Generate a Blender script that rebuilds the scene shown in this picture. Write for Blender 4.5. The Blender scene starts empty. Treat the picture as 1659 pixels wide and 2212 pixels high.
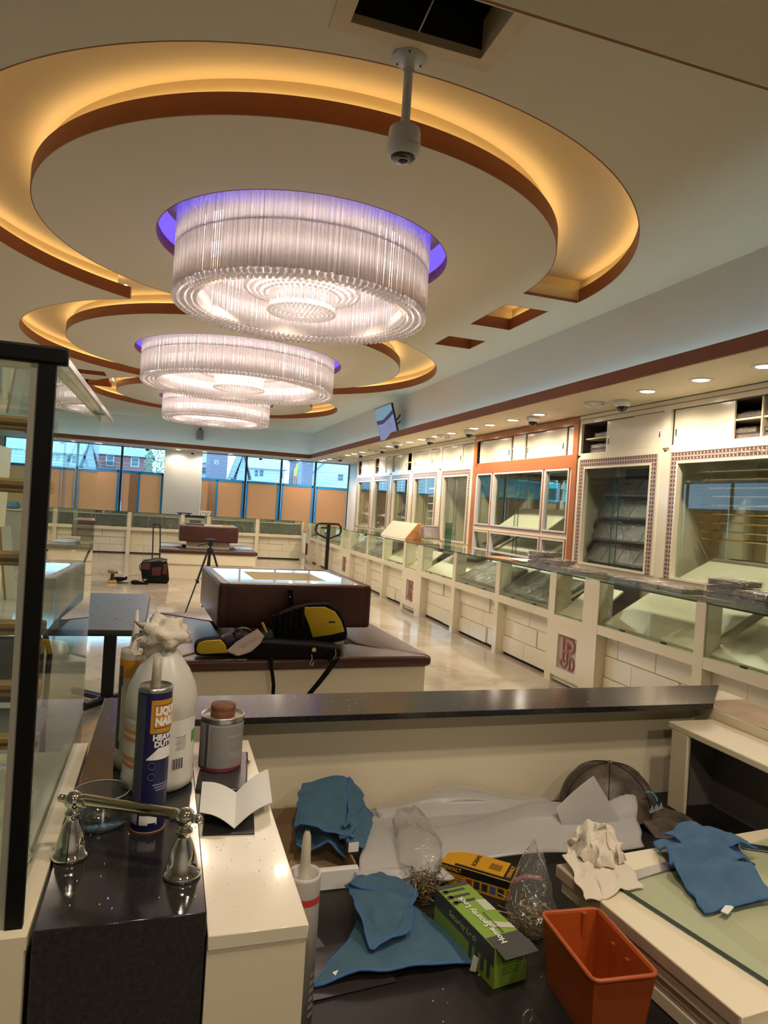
import bpy, bmesh, math, random
from mathutils import Vector, Matrix, noise as mnoise
PI = math.pi
random.seed(7)
SC = bpy.context.scene
COL = SC.collection
# ------------------------------------------------------------------ camera
F_PX = 1480.0
YAW, PITCH, ROLL = 0.306366516, -0.00668080899, 0.0642444718
CAM_Z = 1.5
def cam_matrix():
    cy, sy, cp, sp = math.cos(YAW), math.sin(YAW), math.cos(PITCH), math.sin(PITCH)
    f = Vector((sy*cp, cy*cp, sp)); r0 = Vector((cy, -sy, 0)); u0 = r0.cross(f)
    c, s = math.cos(ROLL), math.sin(ROLL)
    r = c*r0 + s*u0; u = -s*r0 + c*u0
    m = Matrix.Identity(4)
    for i in range(3):
        m[i][0] = r[i]; m[i][1] = u[i]; m[i][2] = -f[i]
    m[2][3] = CAM_Z
    return m
cd = bpy.data.cameras.new('camera')
cd.sensor_fit = 'HORIZONTAL'; cd.sensor_width = 36.0
cd.lens = 36.0*F_PX/1659.0
cd.clip_start = 0.02; cd.clip_end = 500
co = bpy.data.objects.new('camera', cd); COL.objects.link(co)
co.matrix_world = cam_matrix(); SC.camera = co
# ------------------------------------------------------------------ view, world
vs = SC.view_settings
vs.view_transform = 'Standard'; vs.look = 'None'; vs.exposure = 0.38; vs.gamma = 1.0
vs.use_curve_mapping = False
cy = SC.cycles           # light-path limits only
cy.max_bounces = 7; cy.diffuse_bounces = 3; cy.glossy_bounces = 4; cy.transmission_bounces = 4; cy.transparent_max_bounces = 14
cy.caustics_reflective = False; cy.caustics_refractive = False
cy.use_adaptive_sampling = True; cy.adaptive_threshold = 0.1
W = bpy.data.worlds.new('overcast_sky'); SC.world = W; W.use_nodes = True
bg = W.node_tree.nodes['Background']
bg.inputs[0].default_value = (0.36, 0.68, 1.0, 1); bg.inputs[1].default_value = 3.8
# ------------------------------------------------------------------ light levels (each lamp's light sits in its own builder)
CHANDELIER_GLOW = 4.6      # LED rings inside the rod curtains
CHANDELIER_BULB = 7.5      # watts, each bulb
COVE_WARM = 8.0
COVE_COOL = 6.5
DOWNLIGHT_GLOW = 14.0
DOWNLIGHT_W = 5.2
VIOLET = 1.7

# ------------------------------------------------------------------ materials
def mat(name, col, rough=0.5, metal=0.0, spec=0.5, var=0.0, scale=8.0, bump=0.0, bscale=60.0, emit=0.0, ecol=None, coat=0.0, trans=0.0, stretch=None, alpha=1.0):
    m = bpy.data.materials.new(name); m.use_nodes = True
    nt = m.node_tree; b = nt.nodes['Principled BSDF']
    c = (*col, 1)
    b.inputs['Base Color'].default_value = c
    b.inputs['Roughness'].default_value = rough
    b.inputs['Metallic'].default_value = metal
    b.inputs['Specular IOR Level'].default_value = spec
    if coat: b.inputs['Coat Weight'].default_value = coat; b.inputs['Coat Roughness'].default_value = 0.05
    if trans: b.inputs['Transmission Weight'].default_value = trans
    if alpha < 1: b.inputs['Alpha'].default_value = alpha
    if emit:
        b.inputs['Emission Color'].default_value = (*(ecol or col), 1); b.inputs['Emission Strength'].default_value = emit
    if var or bump:
        tc = nt.nodes.new('ShaderNodeTexCoord'); src = tc.outputs['Object']
        if stretch:
            mp = nt.nodes.new('ShaderNodeMapping'); mp.inputs['Scale'].default_value = stretch
            nt.links.new(src, mp.inputs[0]); src = mp.outputs[0]
    if var:
        n = nt.nodes.new('ShaderNodeTexNoise'); n.inputs['Scale'].default_value = scale; n.inputs['Detail'].default_value = 6
        nt.links.new(src, n.inputs['Vector'])
        r = nt.nodes.new('ShaderNodeMapRange'); r.inputs[1].default_value = 0.25; r.inputs[2].default_value = 0.75
        r.inputs[3].default_value = 1-var; r.inputs[4].default_value = 1+var
        nt.links.new(n.outputs['Fac'], r.inputs[0])
        mx = nt.nodes.new('ShaderNodeMix'); mx.data_type = 'RGBA'; mx.blend_type = 'MULTIPLY'; mx.inputs[0].default_value = 1
        mx.inputs[6].default_value = c; nt.links.new(r.outputs[0], mx.inputs[7]); nt.links.new(mx.outputs[2], b.inputs['Base Color'])
    if bump:
        n2 = nt.nodes.new('ShaderNodeTexNoise'); n2.inputs['Scale'].default_value = bscale; n2.inputs['Detail'].default_value = 4
        nt.links.new(src, n2.inputs['Vector'])
        bp = nt.nodes.new('ShaderNodeBump'); bp.inputs['Strength'].default_value = bump; bp.inputs['Distance'].default_value = 0.01
        nt.links.new(n2.outputs['Fac'], bp.inputs['Height']); nt.links.new(bp.outputs[0], b.inputs['Normal'])
    return m
def thin_glass(name, tint=(0.93, 0.98, 0.96), rough=0.0, ior=1.5, base=0.0, haze=None, hazew=0.0, bump=0.0, bscale=20):
    """pane: Fresnel mix of clear and mirror on the front face, clear on the back face"""
    m = bpy.data.materials.new(name); m.use_nodes = True; nt = m.node_tree; N = nt.nodes; L = nt.links
    for n in list(N): N.remove(n)
    out = N.new('ShaderNodeOutputMaterial'); t = N.new('ShaderNodeBsdfTransparent'); t.inputs[0].default_value = (*tint, 1)
    g = N.new('ShaderNodeBsdfAnisotropic'); g.inputs['Roughness'].default_value = rough; g.inputs['Color'].default_value = (1, 1, 1, 1)
    fr = N.new('ShaderNodeFresnel'); fr.inputs[0].default_value = ior
    geo = N.new('ShaderNodeNewGeometry')
    inv = N.new('ShaderNodeMath'); inv.operation = 'SUBTRACT'; inv.inputs[0].default_value = 1; L.new(geo.outputs['Backfacing'], inv.inputs[1])
    ad = N.new('ShaderNodeMath'); ad.operation = 'ADD'; ad.use_clamp = True; ad.inputs[1].default_value = base; L.new(fr.outputs[0], ad.inputs[0])
    mu = N.new('ShaderNodeMath'); mu.operation = 'MULTIPLY'; L.new(ad.outputs[0], mu.inputs[0]); L.new(inv.outputs[0], mu.inputs[1])
    body = t.outputs[0]
    if haze:
        d = N.new('ShaderNodeBsdfTranslucent'); d.inputs[0].default_value = (*haze, 1)
        d2 = N.new('ShaderNodeBsdfDiffuse'); d2.inputs[0].default_value = (*haze, 1)
        a = N.new('ShaderNodeMixShader'); a.inputs[0].default_value = 0.5; L.new(d.outputs[0], a.inputs[1]); L.new(d2.outputs[0], a.inputs[2])
        b = N.new('ShaderNodeMixShader'); b.inputs[0].default_value = hazew; L.new(body, b.inputs[1]); L.new(a.outputs[0], b.inputs[2]); body = b.outputs[0]
    if bump:
        tc = N.new('ShaderNodeTexCoord'); n2 = N.new('ShaderNodeTexNoise'); n2.inputs['Scale'].default_value = bscale; n2.inputs['Detail'].default_value = 3
        n2.inputs['Distortion'].default_value = 1.5
        L.new(tc.outputs['Object'], n2.inputs['Vector'])
        bp = N.new('ShaderNodeBump'); bp.inputs['Strength'].default_value = bump; bp.inputs['Distance'].default_value = 0.02
        L.new(n2.outputs['Fac'], bp.inputs['Height']); L.new(bp.outputs[0], g.inputs['Normal'])
    mx = N.new('ShaderNodeMixShader'); L.new(mu.outputs[0], mx.inputs[0]); L.new(body, mx.inputs[1]); L.new(g.outputs[0], mx.inputs[2])
    L.new(mx.outputs[0], out.inputs[0])
    return m
def emitter(name, col, strength):
    m = bpy.data.materials.new(name); m.use_nodes = True; nt = m.node_tree
    for n in list(nt.nodes): nt.nodes.remove(n)
    o = nt.nodes.new('ShaderNodeOutputMaterial'); e = nt.nodes.new('ShaderNodeEmission')
    e.inputs[0].default_value = (*col, 1); e.inputs[1].default_value = strength; nt.links.new(e.outputs[0], o.inputs[0])
    return m
def rod_mat(name, gloss=0.2, clear=0.10):
    m = bpy.data.materials.new(name); m.use_nodes = True; nt = m.node_tree; N = nt.nodes; L = nt.links
    for n in list(N): N.remove(n)
    out = N.new('ShaderNodeOutputMaterial')
    tr = N.new('ShaderNodeBsdfTranslucent'); tr.inputs[0].default_value = (0.95, 0.90, 0.88, 1)
    df = N.new('ShaderNodeBsdfDiffuse'); df.inputs[0].default_value = (0.85, 0.80, 0.79, 1)
    gl = N.new('ShaderNodeBsdfAnisotropic'); gl.inputs['Roughness'].default_value = 0.12; gl.inputs['Color'].default_value = (1, 0.97, 0.96, 1)
    tp = N.new('ShaderNodeBsdfTransparent'); tp.inputs[0].default_value = (0.97, 0.95, 0.95, 1)
    a = N.new('ShaderNodeMixShader'); a.inputs[0].default_value = 0.3; L.new(tr.outputs[0], a.inputs[1]); L.new(df.outputs[0], a.inputs[2])
    b = N.new('ShaderNodeMixShader'); b.inputs[0].default_value = gloss; L.new(a.outputs[0], b.inputs[1]); L.new(gl.outputs[0], b.inputs[2])
    c = N.new('ShaderNodeMixShader'); c.inputs[0].default_value = clear; L.new(b.outputs[0], c.inputs[1]); L.new(tp.outputs[0], c.inputs[2])
    L.new(c.outputs[0], out.inputs[0]); return m
M = {}
M['ceil'] = mat('ceiling_paint', (0.70, 0.65, 0.51), 0.6)
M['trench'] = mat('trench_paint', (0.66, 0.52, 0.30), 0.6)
M['brown'] = mat('terracotta_band', (0.23, 0.066, 0.022), 0.5, var=0.06, scale=3)
M['wall'] = mat('wall_paint', (0.72, 0.72, 0.68), 0.6)
M['cream'] = mat('cream_lacquer', (0.80, 0.73, 0.56), 0.16, coat=0.3, var=0.02, scale=2)
M['creamm'] = mat('cream_satin', (0.80, 0.71, 0.51), 0.35)
M['orange'] = mat('copper_lacquer', (0.42, 0.14, 0.05), 0.2, coat=0.3)
M['glass'] = thin_glass('clear_glass', (0.90, 0.95, 0.93))
M['glassg'] = thin_glass('green_edge_glass', (0.85, 0.90, 0.865))
M['edge'] = mat('glass_edge', (0.02, 0.06, 0.055), 0.1, spec=0.8)
M['mirror'] = mat('mirror', (0.80, 0.84, 0.82), 0.02, metal=1.0)
M['brass'] = mat('brass', (0.72, 0.50, 0.20), 0.18, metal=1.0)
M['chrome'] = mat('chrome', (0.86, 0.84, 0.80), 0.06, metal=1.0)
M['steel'] = mat('brushed_steel', (0.55, 0.55, 0.55), 0.3, metal=1.0)
M['leather'] = mat('brown_leather', (0.070, 0.024, 0.019), 0.30, bump=0.12, bscale=160, var=0.12, scale=5)
M['black'] = mat('black_plastic', (0.012, 0.012, 0.013), 0.4)
M['blackfab'] = mat('black_nylon', (0.008, 0.008, 0.008), 0.85, spec=0.15, bump=0.3, bscale=300)
M['yellow'] = mat('yellow_nylon', (0.62, 0.43, 0.012), 0.65, bump=0.15, bscale=200)
M['bluecloth'] = mat('blue_microfibre', (0.14, 0.31, 0.47), 0.95, bump=0.9, bscale=900, var=0.14, scale=25)
M['white'] = mat('white_plastic', (0.74, 0.74, 0.72), 0.4)
M['paper'] = mat('white_paper', (0.80, 0.79, 0.76), 0.8)
M['kraft'] = mat('kraft_paper', (0.52, 0.27, 0.13), 0.8, var=0.10, scale=14, stretch=(1, 1, 3))
def paper_mat(name, col, tl=0.4):
    m = mat(name, col, 0.85, var=0.10, scale=14, stretch=(1, 1, 3)); nt = m.node_tree; b = nt.nodes['Principled BSDF']; o = nt.nodes['Material Output']
    tr = nt.nodes.new('ShaderNodeBsdfTranslucent'); tr.inputs[0].default_value = (col[0]*1.05, col[1]*.82, col[2]*.6, 1)
    mx = nt.nodes.new('ShaderNodeMixShader'); mx.inputs[0].default_value = tl; nt.links.new(b.outputs[0], mx.inputs[1]); nt.links.new(tr.outputs[0], mx.inputs[2]); nt.links.new(mx.outputs[0], o.inputs[0]); return m
M['kraft'] = paper_mat('kraft_paper_sheet', (0.60, 0.265, 0.125))
M['kraftdark'] = mat('kraft_paper_overlap', (0.36, 0.21, 0.13), 0.8)
M['bluetape'] = mat('blue_masking_tape', (0.012, 0.25, 0.62), 0.6)
M['granite'] = mat('black_granite', (0.020, 0.018, 0.019), 0.13, var=0.5, scale=180, spec=0.6)
M['desk'] = mat('black_desk_top', (0.016, 0.014, 0.013), 0.42, var=0.4, scale=14, bump=0.03, bscale=40)
M['dark'] = mat('shade_black', (0.012, 0.010, 0.009), 0.9)
M['velvet'] = mat('dark_cabinet_lining', (0.075, 0.055, 0.065), 0.8)
M['tray'] = mat('taupe_tray', (0.105, 0.078, 0.062), 0.55, var=0.15, scale=30)
M['traydark'] = mat('tray_rim_bronze', (0.12, 0.065, 0.04), 0.3, metal=0.4)
M['wrap'] = thin_glass('plastic_wrap', (0.96, 0.96, 0.96), rough=0.03, base=0.12, bump=0.9, bscale=28)
M['wood'] = mat('raw_wood', (0.42, 0.20, 0.085), 0.6, var=0.2, scale=10, stretch=(1, 6, 1))
M['ply'] = mat('plywood_face', (0.46, 0.21, 0.07), 0.6, var=0.25, scale=12)
M['grey'] = mat('grey_plastic', (0.28, 0.28, 0.27), 0.5)
M['led'] = emitter('downlight_led', (1.0, 0.90, 0.76), DOWNLIGHT_GLOW)
M['warmled'] = emitter('warm_cove_led', (1.0, 0.72, 0.36), COVE_WARM)
M['coolled'] = emitter('cool_cove_led', (0.62, 0.88, 1.0), COVE_COOL)
M['violetled'] = emitter('violet_led', (0.11, 0.065, 1.0), VIOLET)
M['drumled'] = emitter('drum_led', (1.0, 0.90, 0.82), 7.0)
M['panelled'] = emitter('drum_led_panel', (1.0, 0.88, 0.80), 3.6)
M['glowled'] = emitter('chandelier_led', (1.0, 0.87, 0.80), CHANDELIER_GLOW)
M['rod'] = rod_mat('crystal_rod')
M['crystal'] = rod_mat('crystal_ball', 0.42, 0.25)
M['darkglass'] = mat('dark_dome', (0.008, 0.008, 0.01), 0.06, spec=0.8)

# ------------------------------------------------------------------ mesh builder
class MB:
    def __init__(s): s.v = []; s.f = []; s.smooth = []
    def add(s, vs, fs, smooth=False):
        o = len(s.v); s.v += [tuple(v) for v in vs]; s.f += [tuple(i+o for i in f) for f in fs]; s.smooth += [smooth]*len(fs); return s
    def box(s, x0, x1, y0, y1, z0, z1, mtx=None):
        vs = [Vector(p) for p in ((x0,y0,z0),(x1,y0,z0),(x1,y1,z0),(x0,y1,z0),(x0,y0,z1),(x1,y0,z1),(x1,y1,z1),(x0,y1,z1))]
        if mtx: vs = [mtx @ v for v in vs]
        return s.add(vs, [(0,3,2,1),(4,5,6,7),(0,1,5,4),(1,2,6,5),(2,3,7,6),(3,0,4,7)])
    def rbox(s, x0, x1, y0, y1, z0, z1, r=0.01, seg=2, mtx=None, soft=False):
        bm = bmesh.new(); bmesh.ops.create_cube(bm, size=1)
        for v in bm.verts: v.co = Vector(((x0+x1)/2+v.co.x*(x1-x0), (y0+y1)/2+v.co.y*(y1-y0), (z0+z1)/2+v.co.z*(z1-z0)))
        bmesh.ops.bevel(bm, geom=bm.edges[:], offset=r, segments=seg, profile=0.5, affect='EDGES')
        bm.verts.index_update(); bm.normal_update()
        vs = [mtx @ v.co if mtx else v.co.copy() for v in bm.verts]; fs = [[v.index for v in f.verts] for f in bm.faces]
        fl = [True if soft else max(abs(c) for c in f.normal) < 0.999 for f in bm.faces]
        bm.free(); s.add(vs, fs, True); s.smooth[-len(fs):] = fl; return s
    def quad(s, a, b, c, d): return s.add([a, b, c, d], [(0,1,2,3)])
    def cyl(s, p0, p1, r0, r1=None, n=16, caps=True, smooth=True):
        r1 = r0 if r1 is None else r1
        p0 = Vector(p0); p1 = Vector(p1); d = (p1-p0).normalized()
        a = d.orthogonal().normalized(); b = d.cross(a)
        vs = []
        for p, r in ((p0, r0), (p1, r1)):
            for i in range(n):
                t = 2*PI*i/n; vs.append(p + (a*math.cos(t)+b*math.sin(t))*r)
        s.add(vs, [(i, (i+1)%n, n+(i+1)%n, n+i) for i in range(n)], smooth)
        if caps: s.add(vs[:n], [tuple(reversed(range(n)))]); s.add(vs[n:], [tuple(range(n))])
        return s
    def lathe(s, prof, c=(0,0,0), n=24, smooth=True, axis='z', a0=0, a1=2*PI):
        full = abs(a1-a0-2*PI) < 1e-6; m = n if full else n+1; vs = []
        for r, z in prof:
            for i in range(m):
                t = a0+(a1-a0)*i/n; x, y = r*math.cos(t), r*math.sin(t)
                p = (x, y, z) if axis == 'z' else ((z, x, y) if axis == 'x' else (y, z, x))
                vs.append((c[0]+p[0], c[1]+p[1], c[2]+p[2]))
        fs = []
        for k in range(len(prof)-1):
            for i in range(n):
                j = (i+1) % m; fs.append((k*m+i, k*m+j, (k+1)*m+j, (k+1)*m+i))
        return s.add(vs, fs, smooth)
    def tube(s, pts, r, n=8, closed=False, caps=True):
        pts = [Vector(p) for p in pts]; k = len(pts); vs = []
        up = None
        for i, p in enumerate(pts):
            q0 = pts[i-1] if (i > 0 or closed) else p; q1 = pts[(i+1) % k] if (i < k-1 or closed) else p
            d = (q1-q0).normalized()
            if up is None: up = d.orthogonal().normalized()
            up = (up - d*up.dot(d)); up = up.normalized() if up.length > 1e-6 else d.orthogonal().normalized()
            b = d.cross(up); rr = r[i] if isinstance(r, (list, tuple)) else r
            for j in range(n):
                t = 2*PI*j/n; vs.append(p+(up*math.cos(t)+b*math.sin(t))*rr)
        fs = []
        for i in range(k if closed else k-1):
            a = i*n; b_ = ((i+1) % k)*n
            for j in range(n): fs.append((a+j, a+(j+1) % n, b_+(j+1) % n, b_+j))
        s.add(vs, fs, True)
        if caps and not closed: s.add(vs[:n], [tuple(reversed(range(n)))]); s.add(vs[-n:], [tuple(range(n))])
        return s
    def ribbon(s, pts, w, t=0.003):      # flat strap along pts, w = width vector
        pts = [Vector(p) for p in pts]; w = Vector(w)
        for a, b in zip(pts[:-1], pts[1:]):
            nrm = (b-a).cross(w).normalized()*t
            vs = [a-w, a+w, b+w, b-w, a-w+nrm, a+w+nrm, b+w+nrm, b-w+nrm]
            s.add(vs, [(0,3,2,1),(4,5,6,7),(0,1,5,4),(1,2,6,5),(2,3,7,6),(3,0,4,7)])
        return s
    def prism(s, poly, z0, z1, mtx=None, axis='z'):
        def P(x, y, z):
            p = {'z': Vector((x, y, z)), 'y': Vector((x, z, y)), 'x': Vector((z, x, y))}[axis]
            return mtx @ p if mtx else p
        n = len(poly)
        vs = [P(x, y, z0) for x, y in poly]+[P(x, y, z1) for x, y in poly]
        fs = [tuple(reversed(range(n))), tuple(range(n, 2*n))]+[(i, (i+1) % n, n+(i+1) % n, n+i) for i in range(n)]
        return s.add(vs, fs)
    def sphere(s, c, r, nu=12, nv=8, sx=1, sy=1, sz=1):
        vs = [(c[0], c[1], c[2]+r*sz)]
        for i in range(1, nv):
            t = PI*i/nv
            for j in range(nu):
                p = 2*PI*j/nu; vs.append((c[0]+r*sx*math.sin(t)*math.cos(p), c[1]+r*sy*math.sin(t)*math.sin(p), c[2]+r*sz*math.cos(t)))
        vs.append((c[0], c[1], c[2]-r*sz)); fs = []
        for j in range(nu): fs.append((0, 1+j, 1+(j+1) % nu))
        for i in range(nv-2):
            for j in range(nu):
                a = 1+i*nu+j; b = 1+i*nu+(j+1) % nu; fs.append((a, a+nu, b+nu, b))
        l = len(vs)-1
        for j in range(nu): fs.append((l, 1+(nv-2)*nu+(j+1) % nu, 1+(nv-2)*nu+j))
        return s.add(vs, fs, True)
    def mesh(s, name):
        me = bpy.data.meshes.new(name); me.from_pydata(s.v, [], s.f); me.update()
        if any(s.smooth): me.polygons.foreach_set('use_smooth', s.smooth)
        return me
def obj(name, mb, m, parent=None, loc=None, rot=None, fixn=True):
    me = mb.mesh(name) if isinstance(mb, MB) else mb
    if fixn and isinstance(mb, MB):
        bm = bmesh.new(); bm.from_mesh(me); bmesh.ops.recalc_face_normals(bm, faces=bm.faces[:]); bm.to_mesh(me); bm.free()
    if not me.materials: me.materials.append(M[m] if isinstance(m, str) else m)
    o = bpy.data.objects.new(name, me); COL.objects.link(o)
    if parent: o.parent = parent
    if loc: o.location = loc
    if rot: o.rotation_euler = rot
    return o
def tag(o, label, cat, group=None):
    o['label'] = label; o['category'] = cat
    if group: o['group'] = group
    return o
def thing(name, label, cat, loc=(0,0,0), rz=0, group=None):
    o = bpy.data.objects.new(name, None); COL.objects.link(o); o.empty_display_size = 0.05
    o.location = loc; o.rotation_euler = (0, 0, rz)
    return tag(o, label, cat, group)
def struct(name, mb, m, parent=None, **k):
    o = obj(name, mb, m, parent, **k)
    if parent is None: o['kind'] = 'structure'
    return o
def sempty(name, loc=(0,0,0)):
    o = bpy.data.objects.new(name, None); COL.objects.link(o); o.location = loc; o['kind'] = 'structure'; return o
def copy_tree(o, parent=None):
    c = o.copy(); COL.objects.link(c)
    if parent: c.parent = parent
    for ch in [x for x in bpy.data.objects if x.parent == o]: copy_tree(ch, c)
    return c
def dup(o, loc, rot=None, label=None, group=None):
    c = copy_tree(o); c.location = loc
    if rot is not None: c.rotation_euler = rot
    if label: c['label'] = label
    if group: c['group'] = group
    return c
ORD = ['first','second','third','fourth','fifth','sixth','seventh','eighth','ninth','tenth','eleventh','twelfth','thirteenth','fourteenth','fifteenth','sixteenth','seventeenth','eighteenth','nineteenth','twentieth']
def text_mesh(txt, size, depth=0.0, font_bold=0.0, align='CENTER', xs=1.0):
    cu = bpy.data.curves.new('t', 'FONT'); cu.body = txt; cu.size = size; cu.extrude = depth; cu.align_x = align; cu.align_y = 'CENTER'; cu.offset = font_bold; cu.resolution_u = 2
    o = bpy.data.objects.new('t', cu); COL.objects.link(o)
    dg = bpy.context.evaluated_depsgraph_get(); dg.update()
    me = bpy.data.meshes.new_from_object(o.evaluated_get(dg)); bpy.data.objects.remove(o)
    me.materials.clear()
    if xs != 1:
        for v in me.vertices: v.co.x *= xs
    return me
def letters(name, txt, size, m, parent, mtx, depth=0.0005, bold=0.0, align='CENTER', xs=1.0, bend=None, x0=0.0):
    me = text_mesh(txt, size, depth, bold, align, xs)
    if bend:                      # wrap text local x around a vertical cylinder of radius bend
        for v in me.vertices:
            a = (v.co.x+x0)/bend; r = bend+v.co.z
            v.co = Vector((r*math.sin(a), -r*math.cos(a), v.co.y))
    me.transform(mtx)
    return obj(name, me, m, parent)
def T(x, y, z): return Matrix.Translation((x, y, z))
def RX(a): return Matrix.Rotation(a, 4, 'X')
def RY(a): return Matrix.Rotation(a, 4, 'Y')
def RZ(a): return Matrix.Rotation(a, 4, 'Z')
# ================================================================== the room
def marble(name):
    m = bpy.data.materials.new(name); m.use_nodes = True; nt = m.node_tree; N = nt.nodes; L = nt.links
    b = N['Principled BSDF']; b.inputs['Roughness'].default_value = 0.07; b.inputs['Specular IOR Level'].default_value = 0.6
    g = N.new('ShaderNodeNewGeometry'); mp = N.new('ShaderNodeMapping'); mp.inputs['Rotation'].default_value = (0, 0, 0.6); mp.inputs['Scale'].default_value = (0.7, 1.1, 1)
    L.new(g.outputs['Position'], mp.inputs[0])
    n = N.new('ShaderNodeTexNoise'); n.inputs['Scale'].default_value = 0.9; n.inputs['Detail'].default_value = 9; n.inputs['Distortion'].default_value = 1.4
    L.new(mp.outputs[0], n.inputs['Vector'])
    r = N.new('ShaderNodeValToRGB'); e = r.color_ramp.elements
    e[0].position = 0.30; e[0].color = (0.36, 0.30, 0.23, 1); e[1].position = 0.62; e[1].color = (0.55, 0.49, 0.40, 1)
    x = r.color_ramp.elements.new(0.46); x.color = (0.47, 0.415, 0.335, 1)
    x = r.color_ramp.elements.new(0.50); x.color = (0.40, 0.345, 0.27, 1)
    x = r.color_ramp.elements.new(0.53); x.color = (0.50, 0.445, 0.36, 1)
    L.new(n.outputs['Fac'], r.inputs[0]); L.new(r.outputs[0], b.inputs['Base Color'])
    n2 = N.new('ShaderNodeTexNoise'); n2.inputs['Scale'].default_value = 1.6
    bp = N.new('ShaderNodeBump'); bp.inputs['Strength'].default_value = 0.05; bp.inputs['Distance'].default_value = 0.02
    L.new(g.outputs['Position'], n2.inputs['Vector']); L.new(n2.outputs['Fac'], bp.inputs['Height']); L.new(bp.outputs[0], b.inputs['Normal'])
    return m
M['marble'] = marble('polished_marble')
M['grout'] = mat('grout', (0.22, 0.19, 0.15), 0.7)
ZS, ZC = 2.72, 3.5            # soffit and raised ceiling heights
XB, YB = 3.69, 18.8           # inner face of the brown cove band (right, far)
YW = 20.15                    # far window plane
XL, XR = -4.7, 5.2
floor = struct('floor', MB().box(XL-.2, XR+.2, -2.8, YW+.3, -0.12, -0.004), 'grout')
TW = 0.9
tile_me = None
for i in range(int((3.58-XL)/TW)+1):
    for j in range(18):
        x0, y0 = XL+i*TW, 1.9+j*TW
        if tile_me is None:
            mb = MB(); mb.box(0.001, TW-0.001, 0.001, TW-0.001, -0.01, 0.0); tile_me = mb.mesh('tile'); tile_me.materials.append(M['marble'])
        obj('tile', tile_me, 'marble', floor, loc=(x0, y0, 0))
# ---- raised ceiling with three linked ring troughs
RINGS = [((0.945, 5.55), 1.985, 2.547, 1.148), ((0.888, 10.13), 2.30, 2.83, 1.45), ((0.872, 14.80), 1.98, 2.51, 1.163)]
SEC0, SEC1 = math.radians(104), 2*PI        # the first ring's trough does not close on its far right side
def cyl_obj(c, r, z0, z1, n=160, hole=None, sec=None):
    mb = MB()
    if hole is None:
        mb.prism([(c[0]+r*math.cos(2*PI*i/n), c[1]+r*math.sin(2*PI*i/n)) for i in range(n)], z0, z1)
    else:
        a0, a1 = sec; k = n
        po = [(c[0]+r*math.cos(a0+(a1-a0)*i/k), c[1]+r*math.sin(a0+(a1-a0)*i/k)) for i in range(k+1)]
        pi_ = [(c[0]+hole*math.cos(a0+(a1-a0)*i/k), c[1]+hole*math.sin(a0+(a1-a0)*i/k)) for i in range(k+1)]
        vs = [(x, y, z0) for x, y in po]+[(x, y, z0) for x, y in pi_]+[(x, y, z1) for x, y in po]+[(x, y, z1) for x, y in pi_]
        q = k+1; fs = []
        for i in range(k):
            fs += [(i, i+1, q+i+1, q+i), (2*q+i, 3*q+i, 3*q+i+1, 2*q+i+1), (i, 2*q+i, 2*q+i+1, i+1), (q+i, q+i+1, 3*q+i+1, 3*q+i)]
        fs += [(0, q, 3*q, 2*q), (k, 2*q+k, 3*q+k, q+k)]
        mb.add(vs, fs)
    return tmp(mb)
def tmp(mb):
    me = mb.mesh('tmp'); bm = bmesh.new(); bm.from_mesh(me); bmesh.ops.recalc_face_normals(bm, faces=bm.faces[:]); bm.to_mesh(me); bm.free()
    o = bpy.data.objects.new('tmp', me); COL.objects.link(o); return o
def boolean(a, b, op):
    md = a.modifiers.new('b', 'BOOLEAN'); md.object = b; md.operation = op; md.solver = 'EXACT'
    dg = bpy.context.evaluated_depsgraph_get(); dg.update()
    me = bpy.data.meshes.new_from_object(a.evaluated_get(dg)); a.modifiers.clear(); a.data = me
    bpy.data.objects.remove(b); return a
def trench(z0, z1, g):
    (c1, d1, o1, _), (c2, d2, o2, _), (c3, d3, o3, _) = RINGS
    a = cyl_obj(c1, o1+g, z0, z1, 140, hole=d1-0.3, sec=(SEC0, SEC1+(g/2.2)))
    a = boolean(a, cyl_obj(c2, o2+g, z0-.0003, z1+.0003), 'UNION')
    a = boolean(a, cyl_obj(c3, o3+g, z0-.0006, z1+.0006), 'UNION')
    for (c, d, o, h) in RINGS: a = boolean(a, cyl_obj(c, d-g, z0-.1, z1+.1), 'DIFFERENCE')
    return a
slab = tmp(MB().box(XL-.2, XR+.2, -2.8, YW+.3, ZC, 3.96))
LIP, ROOF, SET = 0.118, 3.735, 0.075
slab = boolean(slab, trench(ZC-.1, ROOF-.001, 0.0), 'DIFFERENCE')
slab = boolean(slab, trench(ZC+LIP, ROOF, SET), 'DIFFERENCE')
for (c, d, o, h) in RINGS: slab = boolean(slab, cyl_obj(c, h, ZC-.1, 3.84), 'DIFFERENCE')
RECTS = [(2.945, 3.404, 5.91, 6.70), (2.943, 3.40, 7.28, 7.72), (-1.617, -1.155, 12.63, 13.07), (-1.617, -1.17, 13.67, 14.40)]
for x0, x1, y0, y1 in RECTS:
    slab = boolean(slab, tmp(MB().box(x0, x1, y0, y1, ZC-.1, ROOF)), 'DIFFERENCE')
    slab = boolean(slab, tmp(MB().box(x0-.05, x1+.05, y0-.05, y1+.05, ZC+LIP, ROOF+.001)), 'DIFFERENCE')
HX0, HX1, HY0, HY1 = 0.603, 1.195, 2.49, 2.795
slab = boolean(slab, tmp(MB().box(HX0, HX1, HY0, HY1, ZC-.1, 4.2)), 'DIFFERENCE')
slab.name = 'ceiling'; slab.data.name = 'ceiling'; slab['kind'] = 'structure'
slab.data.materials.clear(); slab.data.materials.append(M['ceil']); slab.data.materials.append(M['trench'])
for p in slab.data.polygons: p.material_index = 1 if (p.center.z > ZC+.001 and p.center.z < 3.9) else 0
ceiling = slab
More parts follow.
